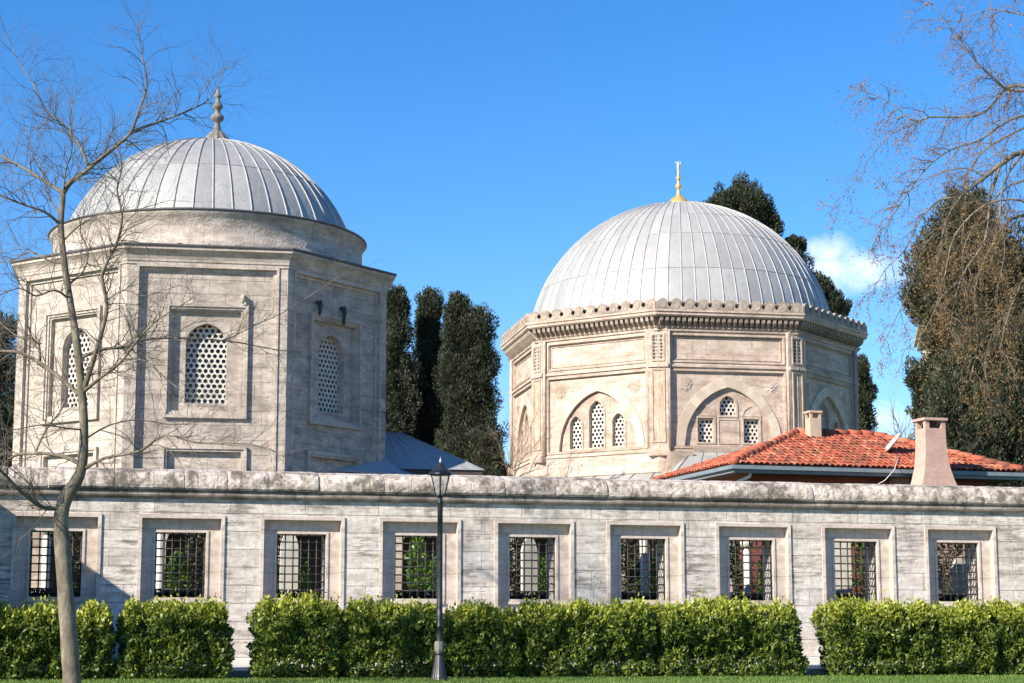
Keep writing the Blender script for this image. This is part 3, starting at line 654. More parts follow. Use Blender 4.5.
# one arch with its windows per face
def band(mb, T, o, i, n, y, pt):
    a = arch_pts(0, o[0], o[2], o[3], n, pt); b = arch_pts(0, i[0], i[2], i[3], n, pt)
    a = [(o[0], o[1])] + a + [(-o[0], o[1])]; b = [(i[0], i[1])] + b + [(-i[0], i[1])]
    for m in range(len(a) - 1):
        q = [T(a[m][0], y, a[m][1]), T(a[m + 1][0], y, a[m + 1][1]), T(b[m + 1][0], y, b[m + 1][1]), T(b[m][0], y, b[m][1])]
        u = (m // 2); mb.quad(*q, uvs=[(u + .2, .2), (u + .8, .2), (u + .8, .8), (u + .2, .8)])
        mb.quad(T(a[m][0], -.06, a[m][1]), T(a[m + 1][0], -.06, a[m + 1][1]), q[1], q[0], uvs=[(u + .3, .3)] * 4)
def rarch(kind):
    T = face_T(AP2, 0); mb = MB(); band(mb, T, AO, AI, 36, -.025, .16)
    ia = arch(0, AI[0], AI[1], AI[2], AI[3], 36, .16); mb.reveal(T, ia, -.025, -.06)
    f = mb.build('arch_band', M['vouss'], rt)
    if kind == 'A': ops = [(-.88, .225, 6.09, 7.12, .26), (-.08, .28, 6.09, 7.5, .34), (.75, .225, 6.09, 7.12, .26)]
    else: ops = [(0, .275, 7.22, 7.6, .28)]
    holes = [arch(c, h, max(z0, 6.42) if 0 else z0 + .21, zs, rs_, 12, .35) for (c, h, z0, zs, rs_) in ops] if kind == 'A' else [arch(0, .275, 7.24, 7.6, .28, 12, .3)]
    if kind == 'B': holes += [rect(-.98, -.5, 6.34, 7.13), rect(.54, 1.02, 6.34, 7.13)]
    tb = MB(); tb.reveal(T, ia, -.06, RD); tb.sheet(T, ia, holes, RD)
    for h in holes: tb.reveal(T, h, RD, RD - .22)
    if kind == 'B':
        for r in ((-1.06, -.42), (.46, 1.1)): tb.ring(T, (r[0], r[1], 6.32, 7.2), .05, RD, RD + .03)
        tb.ring(T, (-.33, .37, 6.32, 7.12), .03, RD, RD + .02)
        for sx in (-.74, .78):
            o = arch(sx, .34, 7.22, 7.24, .36, 12, .4); i = arch(sx, .28, 7.25, 7.26, .28, 12, .4); tb.sheet(T, o, [i], RD + .02); tb.reveal(T, o, RD, RD + .02); tb.reveal(T, i, RD, RD + .02)
    tops = [h for h in holes if len(h) > 4]
    for h in tops:   # raised surrounds
        cx = sum(q[0] for q in h[:2]) / 2; cz = (h[0][1] + max(q[1] for q in h)) / 2; hw = (h[1][0] - h[0][0]) / 2; hh = max(q[1] for q in h) - cz
        o = [(cx + (q[0] - cx) * (1 + .06 / hw), cz + (q[1] - cz) * (1 + .06 / hh)) for q in h]; tb.sheet(T, o, [h], RD + .025); tb.reveal(T, o, RD, RD + .025); tb.reveal(T, h, RD, RD + .025)
    n = tb.build('tympanum', M['stoneRtrim'], rt); out = [f, n]; subs = []
    for h in holes:
        x0, x1 = min(q[0] for q in h), max(q[0] for q in h); z0, z1 = min(q[1] for q in h), max(q[1] for q in h); gb = MB()
        grille_mesh(gb, T, x0, x1, z0, z1, .145, RD - .12, .34, None if len(h) == 4 else (lambda cx, cz, a, x0=x0, x1=x1, z1=z1: cz < z1 - .3 + .35 * max(0, 1 - abs((cx - (x0 + x1) / 2) / (x1 - x0) * 2) ** 2) + .08))
        gl = MB(); gl.sheet(T, rect(x0 - .05, x1 + .05, z0 - .05, z1 + .05), [], RD - .221)
        p = gl.build('window', M['glass'], n); gg = gb.build('grille', M['plaster'], n); subs += [p, gg]
    return f, n, subs
fa, na, sa_ = rarch('A'); fbb, nb, sb_ = rarch('B')
for k in range(1, 8):
    c = share(fa, rt); c.rotation_euler.z = radians(45 * k); c = share(na, rt); c.rotation_euler.z = radians(45 * k)
    for q in sa_: share(q, c)
for o in [fa, na] + sa_: bpy.data.objects.remove(o)
# chamfered corner pilasters
PR = 6.07
def pil():
    T = lambda x, y, z: (x, -(PR + y), z)
    mb = MB(); mb.box(-.31, .31, -.6, 0, 6.0, 10.0, T)
    for (z0, z1) in ((6.32, 8.68), (8.93, 9.83)): mb.ring(T, (-.22, .22, z0, z1), .05, 0, .03)
    mb.box(-.33, .33, -.3, .05, 8.74, 8.85, T); mb.box(-.35, .35, -.3, .07, 5.9, 6.12, T)
    p = mb.build('pilaster', M['stoneRtrim'], rt)
    mb = MB(); mb.sheet(T, rect(-.17, .17, 8.98, 9.78), [], .006); a = mb.build('diaper_panel', M['diaper'], p)
    mb = MB(); mb.sheet(T, rect(-.17, .17, 6.37, 8.63), [], .006); b = mb.build('marble_inlay', M['vein'], p)
    mb = MB()
    for sx in (-.34, .34): mb.tube([T(sx, -.06, 6.1), T(sx, -.06, 9.95)], .055, 8)
    c = mb.build('colonette', M['stoneRtrim'], p)
    return p, (a, b, c)
pp, subs = pil(); pp.rotation_euler.z = radians(22.5)
for k in range(1, 8):
    c = share(pp, rt); c.rotation_euler.z = radians(22.5 + 45 * k)
    for q in subs: share(q, c)
# cornice with bracket courses and pierced palmette cresting
mb = MB(); mb.sweep([(0, 9.9), (.05, 9.92), (.06, 9.99), (.10, 10.02), (.10, 10.05), (-.02, 10.06), (-.02, 10.35), (.30, 10.36), (.34, 10.40), (.34, 10.47), (.38, 10.50), (.38, 10.56), (.2, 10.57)], AP2)
mb.build('cornice', M['stoneRtrim'], rt)
mb = MB()
for k in range(8):
    T = face_T(AP2, k); nn = 25; wfull = 2 * (HW2 + .03)
    for i in range(nn):
        x = -wfull / 2 + wfull * (i + .5) / nn; h = .052
        mb.add([T(x - h, -.02, 10.34), T(x + h, -.02, 10.34), T(x + h, .27, 10.34), T(x - h, .27, 10.34), T(x - h * .6, -.02, 10.07), T(x + h * .6, -.02, 10.07), T(x + h * .6, .10, 10.10), T(x - h * .6, .10, 10.10), T(x - h, .24, 10.22), T(x + h, .24, 10.22)],
               [(0, 1, 2, 3), (4, 7, 6, 5), (3, 2, 9, 8), (8, 9, 6, 7), (0, 3, 8), (0, 8, 7, 4), (1, 9, 2), (1, 5, 6, 9)])
        x2 = x + wfull / nn / 2
        mb.add([T(x2 - .07, .0, 10.05), T(x2 + .07, .0, 10.05), T(x2 + .07, .13, 10.05), T(x2 - .07, .13, 10.05), T(x2, .02, 9.93)], [(3, 2, 4), (0, 3, 4), (2, 1, 4), (0, 1, 2, 3)])
mb.build('bracket_course', M['crest'], rt)
mb = MB()
for k in range(8):
    T = face_T(AP2 + .30, k); hw = (AP2 + .30) * tan(pi / 8); nn = 11; pw = 2 * hw / nn; outl = [(-hw, 10.58)]
    for i in range(nn):
        cx = -hw + pw * (i + .5)
        for (dx, dz) in ((-.5, .10), (-.40, .14), (-.42, .22), (-.30, .30), (-.12, .345), (0, .37), (.12, .345), (.30, .30), (.42, .22), (.40, .14), (.5, .10)): outl.append((cx + dx * pw, 10.58 + dz))
    outl.append((hw, 10.58)); hl = []
    for i in range(1, nn):
        cx = -hw + pw * i; hl.append([(cx + .075 * cos(a), 10.735 + .085 * sin(a)) for a in [2 * pi * q / 8 for q in range(8)]])
    # keep the outline simple: solid strip with scalloped top, round piercings between scallops
    outl = [(x, z if z < 10.581 else max(z, 10.80) if False else z) for x, z in outl]
    body = [(-hw, 10.571)] ; 
    for i in range(nn):
        cx = -hw + pw * (i + .5)
        for (dx, dz) in ((-.5, .235), (-.38, .26), (-.28, .31), (-.12, .345), (0, .36), (.12, .345), (.28, .31), (.38, .26), (.5, .235)):
            if dx == -.5 and i > 0: continue
            body.append((cx + dx * pw, 10.57 + dz))
    body.append((hw, 10.571))
    for y in (.05, -.05): mb.sheet(T, body, hl, y)
    mb.reveal(T, body, .05, -.05)
    for h in hl: mb.reveal(T, h, .05, -.05)
    for i in range(nn):
        cx = -hw + pw * (i + .5); lp = [(cx + .105 * cos(a), 10.73 + .13 * sin(a)) for a in [2 * pi * q / 10 for q in range(10)]]
        mb.sheet(T, lp, [], .062); mb.reveal(T, lp, .05, .062)
mb.build('cresting', M['crest'], rt)
mb = MB(); mb.sweep([(.26, 10.575), (-.2, 10.70), (-.6, 10.72)], AP2); mb.sweep([(.16, 10.60), (.16, 10.83), (.05, 10.84), (.0, 10.70)], AP2); mb.build('gutter_and_shade_upstand', M['leaddark'], rt)  # second sweep: dark upstand added so the cresting holes look shaded
mb = MB(); seam_dome(mb, 5.37, 10.02, 10.65, 72, 5, .021); dm2 = mb.build('dome', M['leadR'], rt)
z = 15.32
mb = MB(); mb.lathe([(.40, z - .03), (.43, z + .06), (.40, z + .17), (.25, z + .32), (.10, z + .42), (.065, z + .55), (.06, z + .70), (.11, z + .74), (.115, z + .80), (.06, z + .85), (.05, z + 1.0), (.09, z + 1.04), (.09, z + 1.09), (.05, z + 1.13), (.035, z + 1.35), (.05, z + 1.42), (.055, z + 1.5), (.02, z + 1.62), (.001, z + 1.70)], 24)
fo = mb.build('finial', M['gold'], dm2); mb = MB()
pts = [(.085 * sin(a), 0, z + 1.63 - .085 * cos(a)) for a in [radians(q) for q in range(-140, 141, 20)]]; mb.tube(pts, [.006 + .012 * (1 - abs(q) / 7) for q in range(-7, 8)], 6); mb.build('crescent', M['gold'], fo)
# lower storey with lead skirt roof
mb = MB(); mb.sweep([(.0, 4.9), (0.35, 4.9)], AP2); mb.sweep([(.95, YZ - .2), (.95, 4.75)], AP2); mb.sweep([(0, 5.35), (.06, 5.38), (.06, 5.50), (0, 5.53)], AP2); mb.build('lower_wall', M['stoneR'], rt)
mb = MB(); mb.sweep([(.02, 5.36), (1.25, 4.93), (1.27, 4.82), (.9, 4.80)], AP2)
for k in range(8):
    T = face_T(AP2, k)
    for i in range(-3, 4): mb.tube([T(i * .72, .03, 5.37), T(i * .72 * 1.2, 1.24, 4.945)], .02, 4)
mb.build('skirt_roof', M['leadR'], rt)
# porch roof on the front face
T = face_T(AP2, 0); mb = MB(); a, b_, c_, d_ = T(-1.3, .05, 6.02), T(1.6, .05, 6.02), T(3.3, 3.3, 4.75), T(-3.0, 3.3, 4.75)
e_, f_ = T(-3.0, .0, 4.75), T(3.3, .0, 4.75); mb.add([a, b_, c_, d_, e_, f_], [(3, 2, 1, 0), (4, 3, 0), (1, 2, 5)])
def lerp(p, q, k): return tuple(p[i] + (q[i] - p[i]) * k for i in range(3))
mb.tube([a, d_], .03, 5); mb.tube([b_, c_], .03, 5)
for q in range(1, 7): mb.tube([lerp(a, b_, q / 7), lerp(d_, c_, q / 7)], .018, 4)
for q in range(1, 4): mb.tube([lerp(a, e_, q / 4 * .9), lerp(d_, e_, q / 4)], .018, 4)
mb.box(-3.05, 3.35, 0, 3.36, 4.64, 4.745, T); mb.build('porch_roof', M['leadR'], rt)
mb = MB(); mb.box(-2.1, -1.35, -.02, .5, 5.5, 6.0, T); mb.box(-2.3, -1.2, -.02, .8, 5.1, 5.49, T); mb.box(-1.2, 1.6, -.02, .06, 6.0, 6.2, T); mb.build('porch_parapet', M['crest'], rt)
mb = MB()
for x in (-2.7, -.9, .9, 3.0): mb.tube([T(x, 3.0, YZ), T(x, 3.0, 4.63)], .17, 12)
mb.build('porch_columns', M['stoneRtrim'], rt)

# ------------------------------------------------------------------ annex by the left tomb
an = thing('lead_roofed_annex', 'low annex with a blue-grey lead hip roof between the grey mausoleum and the cypresses', 'annex', (-2.55, 59.6, YZ), radians(10.2))
A = lambda x, y, z: (x, y, z); mb = MB()
v = [(-2.6, -1.5, 5.18), (1.45, -1.5, 5.18), (1.45, 2.6, 5.18), (-2.6, 2.6, 5.18), (-.9, .5, 6.5), (-1.6, .5, 6.5)]
mb.add(v, [(0, 1, 4, 5), (1, 2, 4), (2, 3, 5, 4), (3, 0, 5)])
for q in range(1, 8): mb.tube([lerp(v[0], v[1], q / 8), lerp(v[5], v[4], q / 8)], .02, 4)
mb.tube([v[1], v[4]], .03, 5); mb.tube([v[0], v[5]], .03, 5); mb.build('roof', M['leadblue'], an)
mb = MB(); mb.box(-2.55, 1.4, -1.45, 2.5, 4.95, 5.175); mb.build('eave', M['soffit'], an)
mb = MB(); mb.box(-2.3, 1.1, -1.1, 2.2, YZ, 4.95); mb.build('wall', M['stoneL'], an)

def tomb_to_annex(x, y, z):
    q = face_T(AP1, 1)(x, y, z); dx, dy = -9.69 + 2.55, 59 - 59.6; c, si = cos(radians(10.2)), sin(radians(10.2))
    return (q[0] + dx * c + dy * si, q[1] - dx * si + dy * c, q[2])
mb = MB(); A1 = tomb_to_annex
v = [A1(.1, .02, 4.98), A1(2.5, .62, 4.98), A1(3.4, .70, 4.98), A1(3.4, -.9, 5.75), A1(2.3, .0, 5.45), A1(.1, .02, 4.93), A1(2.5, .62, 4.93), A1(3.4, .70, 4.93)]
mb.add(v, [(0, 1, 4), (1, 2, 3, 4), (5, 6, 1, 0), (6, 7, 2, 1), (5, 0, 4), (5, 7, 6)]); mb.build('canopy', M['leadblue'], an)

# ------------------------------------------------------------------ tiled house
HA = radians(16.5); hs_ = thing('tiled_house', 'low house with orange clay tile roof and grey-blue eaves before the cream mausoleum', 'house', (5.83, 50, YZ), HA)
EZ, LX, LY, PKZ = 4.60, 8.65, 7.0, 5.86; r0, r1 = (3.5, 3.5), (5.95, 3.5)
c0, c1_, c2, c3 = (0, 0, EZ), (LX, 0, EZ), (LX, LY, EZ), (0, LY, EZ); p0, p1 = (r0[0], r0[1], PKZ), (r1[0], r1[1], PKZ)
mb = MB(); mb.add([c0, c1_, c2, c3, p0, p1], [(0, 1, 5, 4), (1, 2, 5), (2, 3, 4, 5), (3, 0, 4)]); 
def tiles(mb, A_, B_, poly):
    # A_->B_ eave edge; poly: slope polygon (3D); tiles run up the slope
    A_, B_ = Vector(A_), Vector(B_); e = (B_ - A_).normalized(); n = (Vector(poly[1]) - Vector(poly[0])).cross(Vector(poly[2]) - Vector(poly[0])).normalized()
    if n.z < 0: n = -n
    up = n.cross(e).normalized();
    if up.z < 0: up = -up
    P2 = [((Vector(p) - A_).dot(e), (Vector(p) - A_).dot(up)) for p in poly]
    def ins(x, y):
        r = False; m = len(P2)
        for i in range(m):
            (x1, y1), (x2, y2) = P2[i], P2[(i + 1) % m]
            if (y1 > y) != (y2 > y) and x < (x2 - x1) * (y - y1) / (y2 - y1) + x1: r = not r
        return r
    W, H = .172, .31; Lx = (B_ - A_).length; top = max(q[1] for q in P2); uo = random.randint(0, 1000)
    for i in range(int(Lx / W) + 1):
        for j in range(int(top / H) + 1):
            x = (i + .5) * W; y = j * H
            if not ins(x, y + H * .45): continue
            jx, jz, jy = random.uniform(-.012, .012), random.uniform(-.006, .008), random.uniform(-.02, .02); vs = []; m = 7
            for (yy, r, lf) in ((y - .05 + jy, .080, .04), (y + H * 1.05 + jy, .068, .008)):
                for q in range(m):
                    a = pi * q / (m - 1); vs.append(A_ + e * (x + jx - r * cos(a)) + up * yy + n * (r * .8 * sin(a) + lf + jz))
            for q in range(m):
                a = pi * q / (m - 1); r = .068; vs.append(A_ + e * (x + jx - r * cos(a)) + up * (y - .05 + jy) + n * (r * .8 * sin(a) + .025 + jz))
            fs = [(q, q + 1, m + q + 1, m + q) for q in range(m - 1)] + [(q + 1, q, 2 * m + q, 2 * m + q + 1) for q in range(m - 1)]
            mb.add(vs, fs, [(i + uo + .5, j + .5)] * len(vs), True)
tiles(mb, c0, c1_, [c0, c1_, p1, p0]); tiles(mb, c3, c0, [c3, c0, p0]); tiles(mb, c1_, c2, [c1_, c2, p1])
def caps(mb, a, b):
    a, b = Vector(a), Vector(b); n = int((b - a).length / .36)
    for i in range(n):
        p, q = a + (b - a) * (i / n), a + (b - a) * ((i + 1.12) / n); k = len(mb.f)
        mb.tube([p + Vector((0, 0, .07)), q + Vector((0, 0, .05))], [.125, .10], 10)
        for f_i in range(k, len(mb.f)): mb.uv[f_i] = [(2000 + i + .5 + 40 * a.x, .5)] * len(mb.f[f_i])
caps(mb, c0, p0); caps(mb, c1_, p1); caps(mb, p0, p1)
rf = mb.build('roof', M['tile'], hs_)
mb = MB(); mb.box(.0, LX, .0, .05, EZ - .22, EZ - .01); mb.box(.0, .05, .051, LY, EZ - .22, EZ - .01); mb.box(LX - .05, LX, .051, LY, EZ - .22, EZ - .01); mb.box(-.07, LX + .03, -.09, -.001, EZ - .13, EZ - .03); mb.box(-.09, -.001, .0, LY, EZ - .13, EZ - .03); mb.build('fascia', M['fascia'], hs_)
mb = MB(); mb.box(.05, LX - .05, .05, LY, EZ - .20, EZ - .15); mb.build('soffit', M['soffit'], hs_)
mb = MB(); mb.box(.75, LX - .7, .8, LY - .5, YZ, EZ - .2); mb.build('wall', M['redwall'], hs_)
mb = MB(); mb.box(4.95, 5.35, .35, .75, YZ, EZ - .2); mb.build('pillar', M['pink'], hs_)
mb = MB(); mb.tube([(.55, .15, EZ - .2), (.55, .17, EZ - .3), (.35, .5, EZ - .42), (.3, .7, EZ - .45), (.3, .75, YZ)], .045, 8); mb.build('downpipe', M['white'], hs_)
# small chimney on the ridge: base set in the tiles, vents under a slab
def vented(mb, x0, x1, y0, y1, zb, zt, vh, slab=.06):
    zv = zt - slab - vh; mb.box(x0, x1, y0, y1, zb, zv); pw = (x1 - x0) * .2
    for xx in (x0, x1 - pw):
        for yy in (y0, y1 - pw): mb.box(xx, xx + pw, yy, yy + pw, zv, zt - slab)
    mb.box(x0 - .03, x1 + .03, y0 - .03, y1 + .03, zt - slab, zt)
mb = MB(); vented(mb, 3.64, 3.98, 2.9, 3.24, 5.4, 6.48, .15); mb.build('chimney', M['tan'], rf)
# big pink chimney breast in front of the eave
mb = MB(); X0, Y0 = 5.17, -.95; sx, sy = .60, .56
lv = [(YZ, .36), (3.7, .34), (3.95, .27), (4.25, .16), (4.55, .08), (4.85, .035), (5.2, .01), (5.62, 0)]
vs = []
for (z_, g_) in lv: vs += [(X0 - g_, Y0 - g_ * .6, z_), (X0 + sx + g_, Y0 - g_ * .6, z_), (X0 + sx + g_, Y0 + sy, z_), (X0 - g_, Y0 + sy, z_)]
mb.add(vs, [(i * 4 + a, i * 4 + (a + 1) % 4, i * 4 + 4 + (a + 1) % 4, i * 4 + 4 + a) for i in range(len(lv) - 1) for a in range(4)] + [(28, 29, 30, 31)])
pw = .12
for xx in (X0, X0 + sx - pw):
    for yy in (Y0, Y0 + sy - pw): mb.box(xx, xx + pw, yy, yy + pw, 5.621, 5.83)
mb.box(X0 - .05, X0 + sx + .05, Y0 - .05, Y0 + sy + .05, 5.83, 5.90); mb.build('chimney_breast', M['pink'], hs_)
mb = MB(); mb.box(X0 + .17, X0 + sx - .17, Y0 + .17, Y0 + sy - .17, 5.622, 5.828); mb.build('flue', M['soffit'], hs_)
# satellite dish, almost edge-on
ds = thing('satellite_dish', 'small pale satellite dish seen edge-on on the tiled roof', 'satellite dish', (10.62, 53.0, 5.33), 0)
mb = MB(); prf = [(0.001, -.07), (.14, -.06), (.27, -.03), (.38, .0), (.39, .005)]; mb.lathe(prf, 24); mb.lathe([(r, z - .012) for r, z in prf], 24)
o = mb.build('reflector', M['white'], ds, 0); o.location = (0, 0, .12); o.rotation_euler = (radians(-4), radians(-50), radians(8))
mb = MB(); mb.tube([(0, 0, -.25), (.02, 0, .02), (.05, 0, .12)], .018, 6); mb.tube([(.0, 0, .1), (-.32, -.03, .3)], .01, 5); mb.build('mount', M['iron'], ds, 0)
cb = MB(); cb.tube([(10.7, 52.4, 5.05), (10.2, 50.6, 4.5), (9.9, 50.4, 4.2), (9.5, 50.35, 3.98), (9.1, 50.3, 3.88), (8.6, 50.2, 3.85), (8.0, 50.1, 3.9)], .012, 5)
tag(cb.build('cable', M['white']), 'thin pale cable hanging below the eave of the tiled house', 'cable')

# ------------------------------------------------------------------ cream building far right behind the evergreens
fb = thing('apartment_building', 'pale cream building with projecting cornice half hidden behind the right evergreens', 'building', (25.2, 88, YZ), radians(-10))
BW = 5.4
mb = MB(); wl = [rect(-BW + 1 + i * 2.4, -BW + 1.9 + i * 2.4, 3 + j * 3.2, 4.7 + j * 3.2) for i in range(4) for j in range(4)]
Tb = lambda x, y, z: (x, -y, z)
mb.sheet(Tb, rect(-BW, BW, YZ, 15.6), wl, 0)
for h in wl: mb.reveal(Tb, h, 0, -.2)
mb.box(-BW, -BW + .05, -12, -.01, YZ, 15.6, Tb); mb.box(BW - .05, BW, -12, -.01, YZ, 15.6, Tb); mb.build('wall', M['cream'], fb)
mb = MB(); mb.box(-BW - .4, BW + .4, -12.4, .4, 15.6, 15.75, Tb); mb.box(-BW - .25, BW + .25, -12.2, .25, 15.35, 15.599, Tb); mb.build('cornice', M['cream'], fb)
for h in wl:
    x0, z0 = h[0]; x1, z1 = h[2]; mb = MB(); mb.ring(Tb, (x0, x1, z0, z1), .07, -.19, -.12); wf = mb.build('window', M['white'], fb); mb = MB(); mb.sheet(Tb, rect(x0, x1, z0, z1), [], -.2); mb.build('pane', M['glass'], wf)

# ------------------------------------------------------------------ evergreens
def ellip_crown(parent, ells, per, ln, wd, mat, upd=.6, core=True):
    """clumps scattered on ellipsoids; ells: (x,y,z, rx,ry,rz) local x,y and eye-level z"""
    Cs, Ds = [], []; cb = MB()
    for (x, y, z, rx, ry, rz) in ells:
        area = (rx * rz + rx * ry + ry * rz) * 4; cr0 = min(.46, .36 * min(rx, rz) + .10); nc = max(6, int(area / (cr0 * cr0 * 1.25)))
        for c in range(nc):
            d = rng.normal(size=3); d /= np.linalg.norm(d); q = rng.uniform(.6, 1.0) if rng.uniform() < .88 else rng.uniform(1.0, 1.17); cc = np.array([x, y, z]) + d * np.array([rx, ry, rz]) * q
            cr = cr0 * rng.uniform(.55, 1.25); m = int(per * (cr / cr0) ** 2)
            u = rng.normal(size=(m, 3)); u /= np.linalg.norm(u, axis=1)[:, None]; rr = rng.uniform(.5, 1, m)[:, None]
            Cs.append(cc + u * rr * np.array([cr * .85, cr * .85, cr * 1.25])); Ds.append(u * .8 + d * .5 + np.array([0, 0, upd]))
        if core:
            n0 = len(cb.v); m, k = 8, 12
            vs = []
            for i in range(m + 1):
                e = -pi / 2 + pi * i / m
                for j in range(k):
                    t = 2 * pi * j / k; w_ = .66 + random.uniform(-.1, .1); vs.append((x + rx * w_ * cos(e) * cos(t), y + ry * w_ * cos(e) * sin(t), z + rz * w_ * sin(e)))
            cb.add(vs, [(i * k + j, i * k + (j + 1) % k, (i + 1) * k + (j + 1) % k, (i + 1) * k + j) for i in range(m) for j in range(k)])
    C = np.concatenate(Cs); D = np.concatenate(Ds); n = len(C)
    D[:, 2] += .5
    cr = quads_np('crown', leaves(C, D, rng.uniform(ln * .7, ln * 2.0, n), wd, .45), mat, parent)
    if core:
        o = cb.build('dark_crown_core', M['cypcore'], cr, parent['_zb'])  # solid dark lumps that stop see-through and imitate inner shade
    return n
def cypress(loc, top, rmax, label, mat, lean=0, double=0, per=70, zb=2.0, group='slender dark cypresses between the mausoleums'):
    t = thing('cypress_tree', label, 'tree', loc, random.uniform(0, 6), group); ells = []; H = top - zb; z = zb + rmax * .8
    while z < top - .35:
        q = (z - zb) / H; r = rmax * min(1, .55 + q * 1.6) * (1 - max(0, q - .55) / .45 * .62) * random.uniform(.68, 1.2)
        offs = [(0, 0)] if not double else ([(-double * min(1, q * 1.3), 0), (double * min(1, q * 1.3), 0)])
        for oi, (ox, oy) in enumerate(offs):
            if double and q > .93 and oi == 1: continue
            rr = r * (.72 if double else 1)
            ells.append((ox + random.uniform(-.22, .22) * rr + lean * q, oy + random.uniform(-.15, .15), z + random.uniform(-.2, .2), rr, rr, max(.75, rr * 1.0)))
        z += r * .75
    ells.append((lean + (-double if double else 0), 0, top - .75, r * .5, r * .5, .8))
    if double: t.rotation_euler.z = random.uniform(-.3, .3)
    n = ellip_crown(t, ells, per * 1.5, .105, .05, mat)
    mb = MB(); mb.tube([(0, 0, loc[2]), (0, 0, (loc[2] + top) / 2), (lean, 0, top - 1)], [.22, .15, .04], 8); mb.build('trunk', M['trunk'], t)
cypress((-5.6, 90, YZ), 16.7, 1.15, 'slim cypress right beside the grey mausoleum, leftmost of three', M['cyp'], per=95)
cypress((-4.1, 92, YZ), 16.9, 1.25, 'dark slim cypress in the middle of the three', M['cyp'], per=95)
cypress((-2.05, 89, YZ), 16.25, 1.6, 'broad cypress with twin rounded tops, rightmost of three', M['cyp'], double=.55, per=95)
cypress((-6.0, 80, YZ), 10.2, 1.1, 'short olive evergreen in front of the slim cypresses', M['cyp2'], group='low evergreens', per=95)
cypress((-.9, 84, YZ), 8.6, 1.3, 'short bushy evergreen below the twin-topped cypress', M['cyp2'], group='low evergreens', per=95)

def px_tree(name, label, Y, X0, ells, mat, per=60, ln=.12, wd=.055, group=None, trunk_top=None):
    t = thing(name, label, 'tree', (X0, Y, YZ), 0, group); per = per * 1.7
    ellip_crown(t, [(x - X0, y - Y, z, rx, ry, rz) for (x, y, z, rx, ry, rz) in ells], per, ln, wd, mat)
    mb = MB(); tt = trunk_top or max(e[2] for e in ells) - .5; mb.tube([(0, 0, YZ), (.1, 0, tt * .5), (0, 0, tt)], [.45, .3, .08], 8)
    for (x, y, z, rx, ry, rz) in ells[::2]: mb.tube([(0, 0, max(YZ + 1, z - 2.0)), ((x - X0) * .6, (y - Y) * .6, z - .7), (x - X0, y - Y, z)], [.13, .08, .03], 5)
    mb.build('trunk', M['trunk'], t)
# tall pine whose top rises behind the right dome
px_tree('pine_tree', 'dark rounded pine crown rising behind the right dome', 92, 12.2, [(11.3, 92, 21.2, 1.5, 1.4, 1.0), (10.5, 92.3, 20.9, 1.1, 1.1, .75), (12.2, 92, 20.3, 1.0, 1.2, 1.0), (11.4, 93, 19.6, 1.5, 1.4, 1.2), (12.5, 92, 18.9, .8, 1, 1.2), (13.95, 92, 19.3, .45, .45, .42), (13.6, 92, 18.0, .9, 1, 1.0), (14.9, 92, 16.9, .8, .8, .7), (15.7, 92, 16.2, .7, .8, .55), (14.5, 93, 14, 1.7, 1.5, 2), (16.9, 92, 12.2, .6, .8, 1.3), (16.6, 92, 10.8, 1.0, 1, 1.2), (15, 92, 9, 2.5, 2, 3)], M['cyp'], per=150, ln=.12, wd=.06)
# big evergreens on the right
px_tree('cypress_tree', 'tall ragged evergreen behind the bare brown twigs at the right edge', 62, 14.9,
        [(15.2, 62, 14.0, .8, .8, .9), (14.7, 62, 13.1, 1.0, 1, 1.1), (15.4, 62, 13.2, 1.0, 1, 1.1), (14.3, 62, 12.0, 1.1, 1.1, 1.1), (15.3, 62, 12.1, 1.3, 1.2, 1.2), (13.9, 61.8, 11.0, .9, 1, .8), (14.8, 62, 11, 1.4, 1.3, 1.2), (16.0, 62, 11.4, 1.1, 1.1, 1.2), (15.4, 61.5, 9.8, 1.3, 1.2, 1.0), (16.6, 62, 9.9, 1.1, 1.1, 1.1), (16.5, 62.5, 12.6, 1.0, 1.0, 1.1), (17.4, 62.5, 11.4, 1.1, 1.0, 1.2), (17.6, 62, 9.6, 1.2, 1.1, 1.2), (14.5, 62.3, 9.6, .8, .9, .8)], M['cyp2'], per=75, group='evergreens at the right edge')
px_tree('cypress_tree', 'broad dark evergreen behind the pink chimney at the right', 61, 15.6,
        [(15.6, 61, 9.3, 1.3, 1.2, 1.0), (14.9, 61, 8.2, 1.2, 1.2, 1.1), (16.6, 61, 8.8, 1.3, 1.2, 1.3), (14.4, 60.8, 7.2, 1.0, 1.0, .9), (15.8, 60.5, 7.4, 1.3, 1.2, 1.3), (17.2, 61, 7.3, 1.2, 1.2, 1.3), (14.9, 60.6, 6.2, 1.2, 1.1, 1.1), (16.4, 60.6, 6.0, 1.4, 1.2, 1.2), (15.5, 61, 4.6, 2.2, 1.6, 1.6)], M['cyp'], per=75, group='evergreens at the right edge')
px_tree('cypress_tree', 'thin dark evergreen left of the broad one, over the pink chimney', 66, 14.6,
        [(14.4, 66, 9.1, .5, .5, .55), (14.9, 66, 8.4, .7, .7, .8), (14.3, 66, 7.9, .45, .5, .4), (14.9, 66, 7.2, .7, .7, .8), (14.6, 66, 6.2, .8, .7, .8), (15, 66, 5.0, 1, 1, 1)], M['cyp'], per=60, group='evergreens at the right edge')
px_tree('cypress_tree', 'dark evergreen at the left edge behind the grey mausoleum', 76, -20.9,
        [(-21.0, 76, 12.2, .9, 1, 1.0), (-20.9, 76, 10.6, 1.2, 1.2, 1.3), (-21.1, 76, 8.8, 1.5, 1.4, 1.5), (-20.9, 76, 7.0, 1.3, 1.4, 1.5), (-21.0, 76, 5.0, 2, 1.5, 2)], M['cyp'], per=60)

